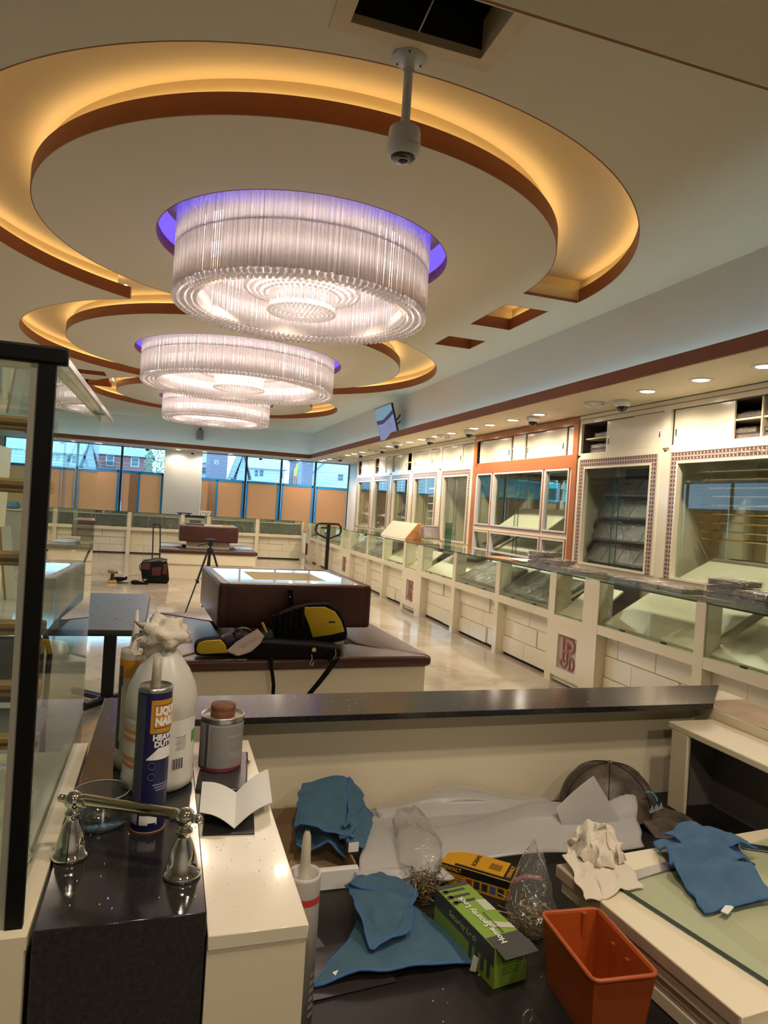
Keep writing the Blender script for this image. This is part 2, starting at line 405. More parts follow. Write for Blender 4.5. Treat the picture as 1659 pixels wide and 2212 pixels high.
# lips and LED lines along every trough edge
def in_trench(x, y):
    ok = False
    for k, (c, d, o, h) in enumerate(RINGS):
        r = math.hypot(x-c[0], y-c[1])
        if r < d: return False
        if r < o:
            if k == 0:
                a = math.atan2(y-c[1], x-c[0]) % (2*PI)
                if a >= SEC0: ok = True
            else: ok = True
    return ok
def arcs(c, r, n=720):
    fl = []
    for i in range(n):
        t = 2*PI*i/n; ct, st = math.cos(t), math.sin(t)
        a = in_trench(c[0]+(r-.012)*ct, c[1]+(r-.012)*st); b = in_trench(c[0]+(r+.012)*ct, c[1]+(r+.012)*st)
        fl.append(1 if (b and not a) else (-1 if (a and not b) else 0))
    out = []
    if all(v == fl[0] for v in fl): return [(0, n, fl[0])] if fl[0] else []
    s = next(i for i in range(n) if fl[i] != fl[i-1]); i = s
    while i < s+n:
        v = fl[i % n]; j = i
        while j < s+n and fl[j % n] == v: j += 1
        if v and j-i > 4: out.append((i, j-1, v))
        i = j
    return [(a, b, v) for a, b, v in out]
def strip(c, r0, r1, z0, z1, a, b, n=720):
    mb = MB(); q = []; k = list(range(a, b+1, 3))
    if k[-1] != b: k.append(b)
    vs = []
    for i in k:
        t = 2*PI*i/n
        for r, z in ((r0, z0), (r1, z0), (r1, z1), (r0, z1)): vs.append((c[0]+r*math.cos(t), c[1]+r*math.sin(t), z))
    fs = []
    for i in range(len(k)-1):
        for e in range(4): fs.append((4*i+e, 4*i+(e+1) % 4, 4*i+4+(e+1) % 4, 4*i+4+e))
    fs += [(0, 1, 2, 3), (len(vs)-4, len(vs)-1, len(vs)-2, len(vs)-3)]
    return mb.add(vs, fs, False)
for (c, d, o, h) in RINGS:
    for r in (d, o):
        for a, b, v in arcs(c, r):
            s = v       # +1: trough lies outside this radius
            obj('cove_band', strip(c, r-s*.004, r+s*.003, ZC-.001, ZC+LIP, a, b), 'brown', ceiling)
            obj('cove_led_strip', strip(c, r-s*.066, r-s*.046, ZC+LIP+.003, ZC+LIP+.008, a, b), 'warmled', ceiling)
    obj('well_band', strip(c, h-.004, h+.003, ZC-.001, ZC+.085, 0, 720), 'brown', ceiling)
    obj('well_led_strip', strip(c, h-.012, h-.003, 3.59, 3.78, 0, 720), 'violetled', ceiling)
for x0, x1, y0, y1 in RECTS:
    mb = MB()
    for bx in ((x0-.002, x0+.003, y0, y1), (x1-.003, x1+.002, y0, y1), (x0, x1, y0-.002, y0+.003), (x0, x1, y1-.003, y1+.002)): mb.box(*bx, ZC-.001, ZC+LIP)
    obj('recess_band', mb, 'brown', ceiling)
    mb = MB()
    for bx in ((x0-.045, x0-.025, y0, y1), (x1+.025, x1+.045, y0, y1)): mb.box(*bx, ZC+LIP+.002, ZC+LIP+.006)
    obj('recess_led_strip', mb, 'warmled', ceiling)
obj('cove_band', MB().box(2.935, 3.49, 5.538, 5.555, ZC-.001, ZC+.02), 'brown', ceiling)
# access hatch: plaster patch, framing, black liner for its shade, cable
pm = MB(); px0, px1, py0, py1 = 0.525, 1.268, 2.43, 2.868
for bx in ((px0, HX0, py0, py1), (HX1, px1, py0, py1), (HX0, HX1, py0, HY0), (HX0, HX1, HY1, py1)): pm.box(*bx, ZC-.006, ZC+.001)
M['patch'] = mat('yellowed_plaster_patch', (0.72, 0.60, 0.42), 0.7, var=0.06, scale=10)
obj('hatch_patch', pm, 'patch', ceiling)
vd = MB()
for bx in ((HX0-.6, HX0-.58, HY0-.5, HY1+.5, 3.97, 4.6), (HX1+.58, HX1+.6, HY0-.5, HY1+.5, 3.97, 4.6), (HX0-.6, HX1+.6, HY1+.5, HY1+.52, 3.97, 4.6), (HX0-.6, HX1+.6, HY0-.52, HY0-.5, 3.97, 4.6), (HX0-.6, HX1+.6, HY0-.52, HY1+.52, 4.6, 4.62)): vd.box(*bx)
for bx in ((HX0+.001, HX0+.004, HY0, HY1, 3.56, 3.97), (HX0, HX1, HY0, HY0+.003, 3.52, 3.97), (HX0, HX1, HY1-.003, HY1, 3.535, 3.97), (HX1-.004, HX1-.001, HY0, HY1, 3.66, 3.97)): vd.box(*bx)  # black sheets on the hole's sides put its shade into colour
obj('hatch_shade_liner', vd, 'dark', ceiling)
obj('hatch_joist', MB().box(HX0+.06, HX0+.11, HY0-.4, HY1+.4, 3.97, 4.1), 'wood', ceiling)
obj('hatch_conduit', MB().cyl((HX0-.5, HY1+.1, 4.15), (HX1+.5, HY1+.25, 4.05), .02), 'grey', ceiling)
cb = tag(obj('loose_cable', MB().tube([(0.86, 2.66, 4.4), (0.93, 2.60, 4.1), (0.955, 2.62, 3.8), (0.93, 2.72, 3.62), (0.90, 2.80, 3.53), (0.905, 2.9, 3.515)], .004), 'white'), 'thin white cable hanging from the dark ceiling hatch', 'cable')
# ---- soffits, cove bands and upper recess walls
XLB = -3.3; YNB = 1.51
sf = MB()
sf.box(XB, XR+.1, -2.7, YW+.1, ZS, ZS+.02); sf.box(XL-.1, XLB, -2.7, YW+.1, ZS, ZS+.02)
sf.box(XLB, XB, YB, YW+.1, ZS, ZS+.02); sf.box(XLB, XB, -2.7, YNB, ZS, ZS+.02)
soffit = struct('ceiling_soffit', sf, 'ceil')
for nm, bx in (('trim_1', (XB-.012, XB+.012, YNB, YB+.012)), ('trim_2', (XLB-.012, XLB+.012, YNB, YB)), ('trim_3', (XLB, XB+.012, YB-.012, YB+.012)), ('trim_4', (XLB, XB, YNB-.012, YNB+.012))):
    struct(nm, MB().box(*bx, ZS-.002 if nm != 'trim_4' else ZS+.002, ZS+.107), 'brown')
struct('wall_right_upper', MB().box(3.89, 3.95, -2.7, YW, ZS+.02, ZC+.01), 'wall')
struct('wall_far_upper', MB().box(-3.5, 3.92, 19.45, 19.5, ZS+.02, ZC+.01), 'wall')
struct('wall_left_upper', MB().box(-3.56, -3.5, -2.7, YW, ZS+.02, ZC+.01), 'wall')
struct('wall_near_upper', MB().box(-3.5, 3.9, 1.25, 1.31, ZS+.02, ZC+.01), 'wall')
for bx in ((3.80, 3.83, 1.55, 19.2), (-3.46, -3.43, 1.55, 19.2), (-3.3, 3.7, 19.22, 19.25), ): obj('cove_led_strip', MB().box(*bx, ZS+.022, ZS+.03), 'coolled', soffit)
# ---- walls
struct('wall_right', MB().box(XR, XR+.15, -2.8, YW+.2, 0, ZC), 'wall')
struct('wall_back', MB().box(XL-.15, XR+.15, -2.9, -2.75, 0, ZC), 'wall')
def windows(axis, plane, segs, z0, z1, wallname, lo, hi, t0, t1, n0):
    """wall with openings: segs are spans along the wall; returns window objects"""
    mb = MB()
    def bx(a, b, c, d):
        if axis == 'x': mb.box(a, b, t0, t1, c, d)
        else: mb.box(t0, t1, a, b, c, d)
    bx(lo, hi, 0, z0); bx(lo, hi, z1, ZC)
    ed = [lo]+[v for s in segs for v in (s[0], s[-1])]+[hi]
    for i in range(0, len(ed), 2): bx(ed[i], ed[i+1], z0, z1)
    struct(wallname, mb, 'wall'); wins = []; n = n0
    for s in segs:
        for a, b in zip(s[:-1], s[1:]):
            w = sempty(f'window_{n}', ((a+b)/2, plane, z0) if axis == 'x' else (plane, (a+b)/2, z0)); n += 1
            h = (b-a)/2; H = z1-z0; f = .028; fm = MB(); g = MB()
            def q(m_, u0, u1, v0, v1, w0, w1):
                if axis == 'x': m_.box(u0, u1, w0, w1, v0, v1)
                else: m_.box(w0, w1, u0, u1, v0, v1)
            q(fm, -h, -h+f, 0, H, -.03, .03); q(fm, h-f, h, 0, H, -.03, .03); q(fm, -h, h, 0, f, -.03, .03); q(fm, -h, h, H-f*.6, H, -.03, .03)
            q(g, -h+f, h-f, f, H-f*.6, -.004, .004)
            obj('window_frame', fm, 'frame', w); obj('pane', g, 'glass', w); wins.append((w, a, b))
    return wins, n
M['frame'] = mat('dark_window_frame', (0.015, 0.017, 0.022), 0.4)
farwin, nn = windows('x', YW, [(-4.15, -2.70, -1.26, -0.11), (0.84, 2.11, 3.13, 4.15, 5.19)], 0.6, ZS, 'wall_far', XL-.2, XR+.2, YW-.06, YW+.14, 1)
leftwin, nn = windows('y', XL, [(5.0, 6.6, 8.2, 9.8), (11.0, 12.6, 14.2, 15.8, 17.4)], 0.6, ZS, 'wall_left', -2.8, YW+.2, XL-.14, XL+.06, nn)
# kraft paper on the lower glass, edged with blue tape
PTOP = [2.02, 2.045, 2.03, 1.985, 1.99, 1.99, 1.97]
where = ['far left pane behind the glass showcase', 'second pane left of the far pillar', 'pane just left of the far white pillar', 'pane just right of the far white pillar', 'second pane right of the far pillar', 'third pane right of the far pillar', 'rightmost far pane beside the right wall']
for i, ((w, a, b), zt) in enumerate(zip(farwin, PTOP)):
    p = thing('paper_sheet', 'brown kraft paper with blue tape covering the '+where[i], 'paper', ((a+b)/2, YW-.04, 0.62), group='kraft paper on the far windows')
    h = (b-a)/2-.05; H = zt-.62; y = -.006
    N = 14; vs = []; fs = []
    for u in range(N+1):
        for v in range(7):
            vs.append((-h+2*h*u/N, y-.004*math.sin(u*1.7+v*2.1+i), H*v/6))
    for u in range(N):
        for v in range(6): fs.append((u*7+v, (u+1)*7+v, (u+1)*7+v+1, u*7+v+1))
    m_ = MB().add(vs, fs, True)
    obj('sheet', m_, 'kraft', p, fixn=False)
    if i in (2, 3):
        obj('overlap_strip', MB().box(-h+.18 if i == 2 else -h+.18, -h+.42, y-.014, y-.009, 0, H-.02), 'kraftdark', p)
        obj('tape', MB().box(-h+.40, -h+.46, y-.018, y-.014, 0, H-.01), 'bluetape', p)
    obj('tape', MB().box(-h-.01, h+.01, y-.018, y-.012, H-.04, H+.03), 'bluetape', p)
    if i not in (6,): obj('tape', MB().box(h-.04, h+.02, y-.018, y-.012, 0, H), 'bluetape', p)
    if i not in (2, 3): obj('tape', MB().box(-h-.02, -h+.03, y-.018, y-.012, 0, H), 'bluetape', p)
for i, (w, a, b) in enumerate(leftwin):
    p = thing('paper_sheet', f'brown kraft paper on the left side windows, {ORD[i]} from the camera', 'paper', (XL+.045, (a+b)/2, 0.62), group='kraft paper on the left windows')
    h = (b-a)/2-.05
    obj('sheet', MB().box(0, .002, -h, h, 0, 1.38), 'kraft', p); obj('tape', MB().box(.003, .006, -h, h, 1.34, 1.40), 'bluetape', p)
    obj('tape', MB().box(.003, .006, h-.05, h, 0, 1.36), 'bluetape', p)
# white pillar between the far window groups and the near right-hand window jamb
struct('pillar_far', MB().box(-.14, .87, YW-.20, YW-.055, 0, ZS), 'wall')
struct('wall_switch_plate', MB().box(3.876, 3.89, 10.15, 10.21, 3.30, 3.40), 'white')
# ================================================================== lamps and devices on the ceiling
def chandelier(c, R, Rin, zb, rd, nrod, label, named_balls=False):
    t = thing('chandelier', label, 'chandelier', (c[0], c[1], zb), group='round crystal chandeliers')
    H = 3.70-zb
    def rods(r, n, z0, z1, rad, jit=0.004):
        mb = MB()
        for i in range(n):
            a = 2*PI*(i+.3*random.random())/n; rr = r+random.uniform(-jit, jit); x, y = rr*math.cos(a), rr*math.sin(a)
            s = 4; vs = []
            for z in (z0+random.uniform(-.006, .006), z1):
                for k in range(s): b = a+2*PI*k/s; vs.append((x+rad*math.cos(b), y+rad*math.sin(b), z))
            mb.add(vs, [(k, (k+1) % s, s+(k+1) % s, s+k) for k in range(s)]+[(3, 2, 1, 0)], False)
        return mb
    o = obj('outer_crystal_rods', rods(R, nrod, .02, H, .0066), 'rod', t); o['kind'] = 'stuff'
    o = obj('inner_crystal_rods', rods(Rin, int(nrod*.8), .02, H*.9, .0058), 'rod', t); o['kind'] = 'stuff'
    # metal frame rings and LED lines between the curtains
    mid = (R+Rin)/2
    for z in (H*.30, H*.62): 
        mb = MB(); mb.lathe([(mid-.01, z-.05), (mid+.01, z-.05), (mid+.01, z+.05), (mid-.01, z+.05), (mid-.01, z-.05)], n=72); obj('led_ring', mb, 'glowled', t)
    mb = MB(); mb.lathe([(R-.012, H*.52), (R-.004, H*.52), (R-.004, H*.535), (R-.012, H*.535), (R-.012, H*.52)], n=64); obj('frame_ring', mb, 'chrome', t)
    mb = MB(); mb.lathe([(Rin, H-.01), (R+.01, H-.01), (R+.01, H+.01), (Rin, H+.01), (Rin, H-.01)], n=64); obj('top_plate', mb, 'chrome', t)
    for i in range(8): a = 2*PI*i/8; obj('hanger_rod', MB().cyl((mid*math.cos(a), mid*math.sin(a), H), (mid*math.cos(a), mid*math.sin(a), H+.12), .008, n=6), 'steel', t)
    # crystal balls under the curtain
    n = int(2*PI*R/.052); bm_ = MB().sphere((0, 0, 0), .022, 10, 6, sz=1.15).mesh('crystal_ball'); bm_.materials.append(M['crystal'])
    if named_balls:
        for i in range(n):
            a = 2*PI*i/n; obj('crystal_ball', bm_, 'crystal', t, loc=(R*.995*math.cos(a), R*.995*math.sin(a), 0))
    mb = MB(); rs = [R*.995] if not named_balls else []
    rs += [R-(R-Rin)*.4, R-(R-Rin)*.72, Rin]
    for k, r in enumerate(rs):
        m = int(2*PI*r/.048)
        for i in range(m): a = 2*PI*(i+.5*k)/m; mb.sphere((r*math.cos(a), r*math.sin(a), .006*k), .019, 6, 4, sz=1.1)
    o = obj('crystal_ball_rings', mb, 'crystal', t); o['kind'] = 'stuff'
    # middle crystal disc and small drum
    md = R*.46; mb = MB()
    for k in range(7):
        r = md*(1-.115*k); m = max(6, int(2*PI*r/.045))
        for i in range(m): a = 2*PI*(i+.5*k)/m; mb.sphere((r*math.cos(a), r*math.sin(a), .17*R-.01*k), .019, 6, 4)
    o = obj('middle_crystal_disc', mb, 'crystal', t); o['kind'] = 'stuff'
    o = obj('drum_crystal_rods', rods(rd, int(2*PI*rd/.014), .04, .30, .0055, .002), 'rod', t); o['kind'] = 'stuff'
    mb = MB()
    for k in range(7):
        r = rd*(1-.14*k); m = max(5, int(2*PI*r/.036))
        for i in range(m): a = 2*PI*(i+.5*k)/m; mb.sphere((r*math.cos(a), r*math.sin(a), .005-.006*k), .018, 6, 4)
    o = obj('drum_crystal_balls', mb, 'crystal', t); o['kind'] = 'stuff'
    mb = MB(); mb.lathe([(md, .27*R), (md+.01, .27*R), (md+.01, .29*R), (.0, .29*R), (0, .27*R), (md, .27*R)], n=40); obj('middle_plate', mb, 'chrome', t)
    mb = MB(); mb.tube([(rd*.7*math.cos(2*PI*i/32), rd*.7*math.sin(2*PI*i/32), .16) for i in range(32)], .03, 6, closed=True); obj('led_ring', mb, 'drumled', t)
    obj('led_panel', MB().lathe([(rd*.93, .062), (rd*.93, .066), (0, .066), (0, .062), (rd*.93, .062)], n=36), 'panelled', t)
    obj('led_panel', MB().lathe([(md*.98, .245*R), (md*.98, .25*R), (rd+.03, .25*R), (rd+.03, .245*R), (md*.98, .245*R)], n=40), 'panelled', t)
    mb = MB(); mb.tube([(md*.75*math.cos(2*PI*i/32), md*.75*math.sin(2*PI*i/32), .21*R) for i in range(32)], .012, 6, closed=True); obj('led_ring', mb, 'glowled', t)
    for i in range(6):
        a = 2*PI*(i+.5)/6; ld = bpy.data.lights.new('bulb', 'SPOT'); ld.energy = CHANDELIER_BULB*(R**2)*3; ld.color = (1.0, 0.80, 0.58); ld.shadow_soft_size = .05; ld.spot_size = 2.75; ld.spot_blend = .8
        lo = bpy.data.objects.new('bulb', ld); COL.objects.link(lo); lo.parent = t; rr = (md+Rin)/2; lo.location = (rr*math.cos(a), rr*math.sin(a), .12)
    return t
chandelier(RINGS[0][0], 1.0, .84, 3.035, .265, 640, 'nearest round crystal rod chandelier with violet glow at its top', True)
chandelier(RINGS[1][0], 1.345, 1.15, 3.07, .35, 700, 'largest crystal rod chandelier, the middle one of three')
chandelier(RINGS[2][0], 1.085, .90, 3.065, .28, 480, 'farthest and palest crystal rod chandelier before the far wall')
# pendant fisheye camera
t = thing('pendant_camera', 'white fisheye security camera on a short pole below the hatch', 'camera', (0.905, 2.916, 3.043))
obj('flange', MB().lathe([(0, .457), (.045, .452), (.075, .455), (.078, .449), (.03, .44), (.024, .40)], n=24), 'white', t)
sc = MB()
for a in (0.3, 2.3, 4.4):
  sc = MB(); sc.cyl((.062*math.cos(a), .062*math.sin(a), .446), (.062*math.cos(a), .062*math.sin(a), .44), .004, n=8)
  obj('screw', sc, 'black', t)
obj('pole', MB().cyl((0, 0, .14), (0, 0, .42), .0205, n=20), 'white', t)
obj('housing', MB().lathe([(.02, .15), (.05, .148), (.068, .135), (.072, .11), (.072, .075), (.0735, .073), (.0735, .045), (.066, .022), (.056, .012)], n=32), 'white', t)
lens = obj('lens_cover', MB().lathe([(.056, .012), (.05, .004), (.03, .001), (0, 0)], n=32), 'darkglass', t)
obj('lens_ring', MB().tube([(.026*math.cos(2*PI*i/24), .026*math.sin(2*PI*i/24), -.001) for i in range(24)], .003, 6, closed=True), 'white', lens)
obj('lens', MB().sphere((0, 0, 0), .02, 16, 8, sz=.7), 'darkglass', lens)
letters('brand_mark', 'AVIGILON', .012, 'grey', t, T(.02, -.0735, .05) @ RX(PI/2), depth=.0003)
# recessed downlights
def downlight(name='recessed_downlight'):
    t = thing(name, '', 'light')
    obj('trim_ring', MB().lathe([(.062, -.002), (.068, -.006), (.096, -.004), (.098, .0), (.096, .003)], n=32), 'white', t)
    obj('led_disc', MB().lathe([(.064, -.003), (0, -.003)], n=32), 'led', t, fixn=False)
    return t
proto = downlight(); used = [False]
def put_light(x, y, label, w=1.0):
    o = proto if not used[0] else dup(proto, (x, y, ZS))
    used[0] = True; o.location = (x, y, ZS-.001); o['label'] = label; o['group'] = 'recessed soffit downlights'
    if w:
        ld = bpy.data.lights.new('beam', 'SPOT'); ld.energy = DOWNLIGHT_W*w*4; ld.color = (1.0, 0.84, 0.66); ld.spot_size = 2.75; ld.spot_blend = 0.6; ld.shadow_soft_size = .05
        lo = bpy.data.objects.new('beam', ld); COL.objects.link(lo); lo.parent = o; lo.location = (0, 0, -.02)
RL = [4.0, 4.64, 5.3, 7.23, 7.88, 8.53, 9.04, 9.87, 10.51, 11.18, 11.81, 12.42, 13.01, 15.0, 15.7, 16.3, 18.28, 18.94, 19.37]
for i, y in enumerate(RL): put_light(4.135, y, f'recessed downlight over the right aisle, {ORD[i]} counting away from the camera', 1.0)
put_light(4.135, 3.35, 'recessed downlight in the right soffit just outside the picture edge', 1.0)
for i, x in enumerate([-2.45, -1.8, 0.2, 0.9, 1.6, 3.53]): put_light(x, 19.65, f'recessed downlight above the far windows, {ORD[i]} from the left', 0.15)
for i, (x, y) in enumerate([(-4.0, 6.0), (-4.0, 9.0), (-4.0, 12.0), (-4.0, 15.0)]): put_light(x, y, f'recessed downlight in the left soffit, {ORD[i]} from the camera', 1.0)
for i, (x, y) in enumerate([(1.25, .55), (0.25, .35), (1.5, -1.0), (-0.3, -1.0)]): put_light(x, y, ['recessed downlight above the right of the cluttered desk', 'recessed downlight above the left of the cluttered desk', 'added fill downlight behind the viewer above the desk seat', 'added fill downlight behind the viewer left of the desk'][i], [.85, .7, .5, .5][i])  # the two behind the viewer are unseen, added as fill for front faces
# dome cameras
def dome():
    t = thing('dome_camera', '', 'camera')
    obj('base', MB().lathe([(0, 0), (.076, 0), (.08, -.006), (.08, -.034), (.074, -.05), (.056, -.06)], n=28), 'white', t)
    d = obj('dome', MB().lathe([(.052, -.058), (.050, -.078), (.040, -.098), (.022, -.108), (0, -.111)], n=24), 'smoked', t)
    obj('eyeball', MB().sphere((0, -.012, -.070), .032, 14, 8), 'darkglass', t)
    return t
M['smoked'] = thin_glass('smoked_dome', (0.12, 0.12, 0.13), base=0.03)
dp = dome(); first = True
DOMES = [(4.28, 5.86), (4.2, 7.48), (4.2, 9.34), (4.2, 10.93), (4.0, 12.12), (4.18, 13.59), (4.2, 15.3), (4.2, 17.33)]
for i, (x, y) in enumerate(DOMES):
    o = dp if first else dup(dp, (x, y, ZS)); first = False
    o.location = (x, y, ZS); o['label'] = f'white dome camera on the right soffit, {ORD[i]} from the camera'; o['group'] = 'dome cameras'
for i, x in enumerate([-.6, .58, 2.44]):
    o = dup(dp, (x, 19.6, ZS)); o['label'] = f'small dome camera above the far windows, {ORD[i]} from the left'
# motion detectors
def detector():
    t = thing('motion_detector', '', 'detector')
    obj('base_plate', MB().lathe([(0, 0), (.085, 0), (.09, -.008), (.08, -.02), (0, -.022)], n=28), 'white', t)
    a = obj('head', MB().rbox(-.10, -.01, -.035, .035, -.065, -.018, .016, 3, mtx=RY(.35)), 'white', t)
    obj('head', MB().sphere((.065, 0, -.03), .045, 18, 10, sz=.7), 'white', t)
    obj('indicator', MB().sphere((-.082, -.02, -.032), .006, 8, 6), emitter('red_indicator', (1, .05, .05), 3.0), a)
    return t
mp_ = detector(); first = True
for i, (x, y, lb) in enumerate([(4.14, 6.13, 'twin-headed white detector beside the nearest dome camera'), (4.16, 10.25, 'white round detector between downlights above the copper framed cabinet'), (4.15, 14.17, 'white detector on the right soffit beyond the television'), (4.19, 17.83, 'farthest white detector on the right soffit'), (-.99, 19.6, 'white detector above the left far windows with a red light'), (2.84, 19.6, 'white detector above the right far windows with a red light')]):
    o = mp_ if first else dup(mp_, (x, y, ZS)); first = False
    o.location = (x, y, ZS); o.rotation_euler = (0, 0, -.5+.3*i); o['label'] = lb; o['group'] = 'motion detectors'
# television tilted out from the upper wall
def tv():
    TL = Vector((3.50, 12.08, 3.27)); TR = Vector((3.62, 11.40, 3.335)); BL = Vector((3.68, 12.10, 2.712)); 
    TR = Vector((3.57, 11.24, 3.31)); BR = Vector((3.73, 11.27, 2.72)); TL = Vector((3.49, 12.04, 3.27)); BL = Vector((3.66, 12.04, 2.705))
    c = (TL+TR+BL+BR)/4; ex = ((TR-TL)+(BR-BL)).normalized(); ez = (TL-BL); ez = (ez-ex*ez.dot(ex)).normalized(); ey = ez.cross(ex)
    w = ((TR-TL).length+(BR-BL).length)/4; h = ((TL-BL).length+(TR-BR).length)/4
    t = thing('television', 'flat screen television tilted out from the upper right wall', 'television', tuple(c))
    m = Matrix((( ex.x, ey.x, ez.x, 0), (ex.y, ey.y, ez.y, 0), (ex.z, ey.z, ez.z, 0), (0, 0, 0, 1)))
    obj('bezel', MB().rbox(-w, w, 0.0, .035, -h, h, .004, 1, mtx=m), 'black', t)
    def P(u, v): return m @ Vector((u*w*.97, -.0012, v*h*.96))
    scr = obj('screen', MB().add([P(-1, -1), P(1, -1), P(1, 1), P(-1, 1)], [(0, 1, 2, 3)]), mat('screen_blue_grey', (.12, .16, .28), .12, emit=.55, ecol=(.20, .25, .48)), t)
    def poly(n, pts, col, e, d=.002):
        obj(n, MB().add([m @ Vector((u*w, -d, v*h)) for u, v in pts], [tuple(range(len(pts)))]), mat(n+'_screen', col, .2, emit=e, ecol=col), scr)
    poly('screen_counter_image', [(-.97, .25), (-.2, .22), (.5, .45), (.97, .62), (.97, .38), (.4, .18), (-.3, -.02), (-.97, .02)], (.02, .015, .06), .5)
    poly('screen_ceiling_image', [(-.97, .3), (-.2, .27), (.5, .5), (.97, .67), (.97, .95), (-.97, .95)], (.10, .17, .22), .9)
    poly('screen_box_image', [(.1, -.05), (.55, .05), (.62, -.32), (.2, -.38)], (.16, .17, .30), .6, .003)
    am = MB(); b = m @ Vector((.1*w, .035, 0)); wp = Vector((3.885, 11.66, 3.18))-c
    am.tube([b, (b+wp)/2+Vector((0, -.08, -.05)), wp], .014, 8); am.tube([m @ Vector((.1*w, .035, -.15)), wp-Vector((0, 0, .12))], .012, 8)
    obj('wall_arm', am, 'black', t)
    obj('wall_plate', MB().box(wp.x-.012, wp.x+.004, wp.y-.05, wp.y+.05, wp.z-.10, wp.z+.12), 'white', t)
    obj('back_box', MB().rbox(-.3*w, .5*w, .035, .07, -h*.6, h*.3, .01, 2, mtx=m), 'black', t)
tv()
t = thing('wall_speaker', 'grey rectangular speaker hung high on the far wall', 'speaker', (.735, 19.42, 3.01))
obj('cabinet', MB().rbox(-.095, .095, -.14, .02, 0, .27, .012, 2), 'grey', t)
obj('bracket', MB().box(-.03, .03, -.05, .03, .27, .32).cyl((0, -.05, .3), (0, .03, .33), .02, n=10), 'black', t)
# ================================================================== trays
def make_tray():
    t = thing('display_tray', '', 'tray')
    w, l, h = .135, .105, .03
    mb = MB(); mb.rbox(-l, l, -w, w, 0, h, .006, 2); obj('tray_body', mb, 'tray', t)
    rim = MB()
    for bx in ((-l, l, -w, -w+.008), (-l, l, w-.008, w), (-l, -l+.008, -w, w), (l-.008, l, -w, w)): rim.box(*bx, h-.002, h+.006)
    obj('rim', rim, 'traydark', t)
    bm = bmesh.new(); bmesh.ops.create_cube(bm, size=1); bmesh.ops.subdivide_edges(bm, edges=bm.edges[:], cuts=8, use_grid_fill=True)
    rnd = random.Random(3)
    for v in bm.verts:
        v.co = Vector((v.co.x*2*(l+.008), v.co.y*2*(w+.010), (v.co.z+.5)*(h+.016)-.003))
        n = Vector((rnd.uniform(-1, 1), rnd.uniform(-1, 1), rnd.uniform(-1, 1)))*.007
        if v.co.z > 0.004: v.co += n
    me = bpy.data.meshes.new('plastic_wrap'); bm.to_mesh(me); bm.free(); obj('plastic_wrap', me, 'wrap', t)
    return t
TRAY = make_tray(); tray_used = [False]
def put_tray(loc, rot, label, group, sc=None):
    o = TRAY if not tray_used[0] else copy_tree(TRAY)
    tray_used[0] = True; o.location = loc; o.rotation_euler = rot; o['label'] = label; o['group'] = group
    if sc: o.scale = sc
    return o
# ================================================================== showcase counters
XC, CT, DEP = 3.46, 1.005, 0.60
blocks = {}
def block_mesh(w, h, d):
    k = (round(w, 3), round(h, 3), round(d, 3))
    if k not in blocks:
        mb = MB(); mb.rbox(-d, .001, -w/2, w/2, -h/2, h/2, .003, 1); me = mb.mesh('raised_block'); me.materials.append(M['cream']); blocks[k] = me
    return blocks[k]
def counter(loc, rz, w, label, group, empty=True, seed=0, front='block'):
    rnd = random.Random(seed)
    t = thing('showcase_counter', label, 'showcase', loc, rz, group); h = w/2; p = .045
    # local x: 0 front .. DEP back ; y across
    mb = MB(); mb.box(.115, .135, -h, h, .02, .60); mb.box(.05, DEP, -h+p, h-p, .60, .635); mb.box(DEP-.02, DEP, -h, h, 0, .64); obj('body', mb, 'cream', t)
    for y0, y1 in ((-h, -h+p), (h-p, h)): obj('post', MB().box(0, .14, y0, y1, 0, CT-.012), 'cream', t)
    obj('rail', MB().box(.002, .08, -h+p, h-p, .562, .64), 'cream', t)
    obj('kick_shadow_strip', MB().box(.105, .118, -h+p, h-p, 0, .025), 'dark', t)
    # raised blocks in three staggered courses
    z0, hh = .03, .53; rows = 3; iw = w-2*p
    cuts = [[.30, .72], [.42], [.26, .74]] if seed % 3 == 0 else ([[.38], [.20, .68], [.44, .86]] if seed % 3 == 1 else [[.55], [.33, .8], [.5]])
    for r in range(rows):
        e = [0]+cuts[r]+[1]
        for a, b in zip(e[:-1], e[1:]):
            d = rnd.choice([.012, .012, .03, .022]) if (r+len(e)) % 2 else rnd.choice([.012, .03])
            ww = round((b-a)*iw-.003, 2); yy = -iw/2+(a+b)/2*iw
            obj('raised_block', block_mesh(ww, hh/rows-.003, d), 'cream', t, loc=(.115, yy, z0+hh/rows*(r+.5)))
    g0, g1 = .64, CT-.012
    obj('glass_front', MB().box(.012, .018, -h+p, h-p, g0, g1), 'glassg', t)
    obj('glass_top', MB().box(.0, DEP-.01, -h+.004, h-.004, CT-.010, CT), 'glassg', t)
    e = MB(); e.box(-.002, .004, -h+p, h-p, CT-.011, CT+.001); obj('glass_top_edge', e, 'edge', t)
    obj('back_panel', MB().box(DEP-.015, DEP-.005, -h, h, .64, CT-.012), 'mirror' if seed % 2 else 'cream', t)
    s0, s1 = (.055, .66), (.50, .92)
    sl = MB(); sl.prism([(s0[0], s0[1]), (s1[0], s1[1]), (s1[0]+.012, s1[1]-.012), (s0[0]+.012, s0[1]-.018)], -h+p+.005, h-p-.005, axis='y'); obj('sloped_display_board', sl, 'creamm', t)
    [obj('lock', MB().box(.008, .022, q-.025, q+.025, .645, .657), 'black', t) for q in (-h*.4, h*.4)]
    return t
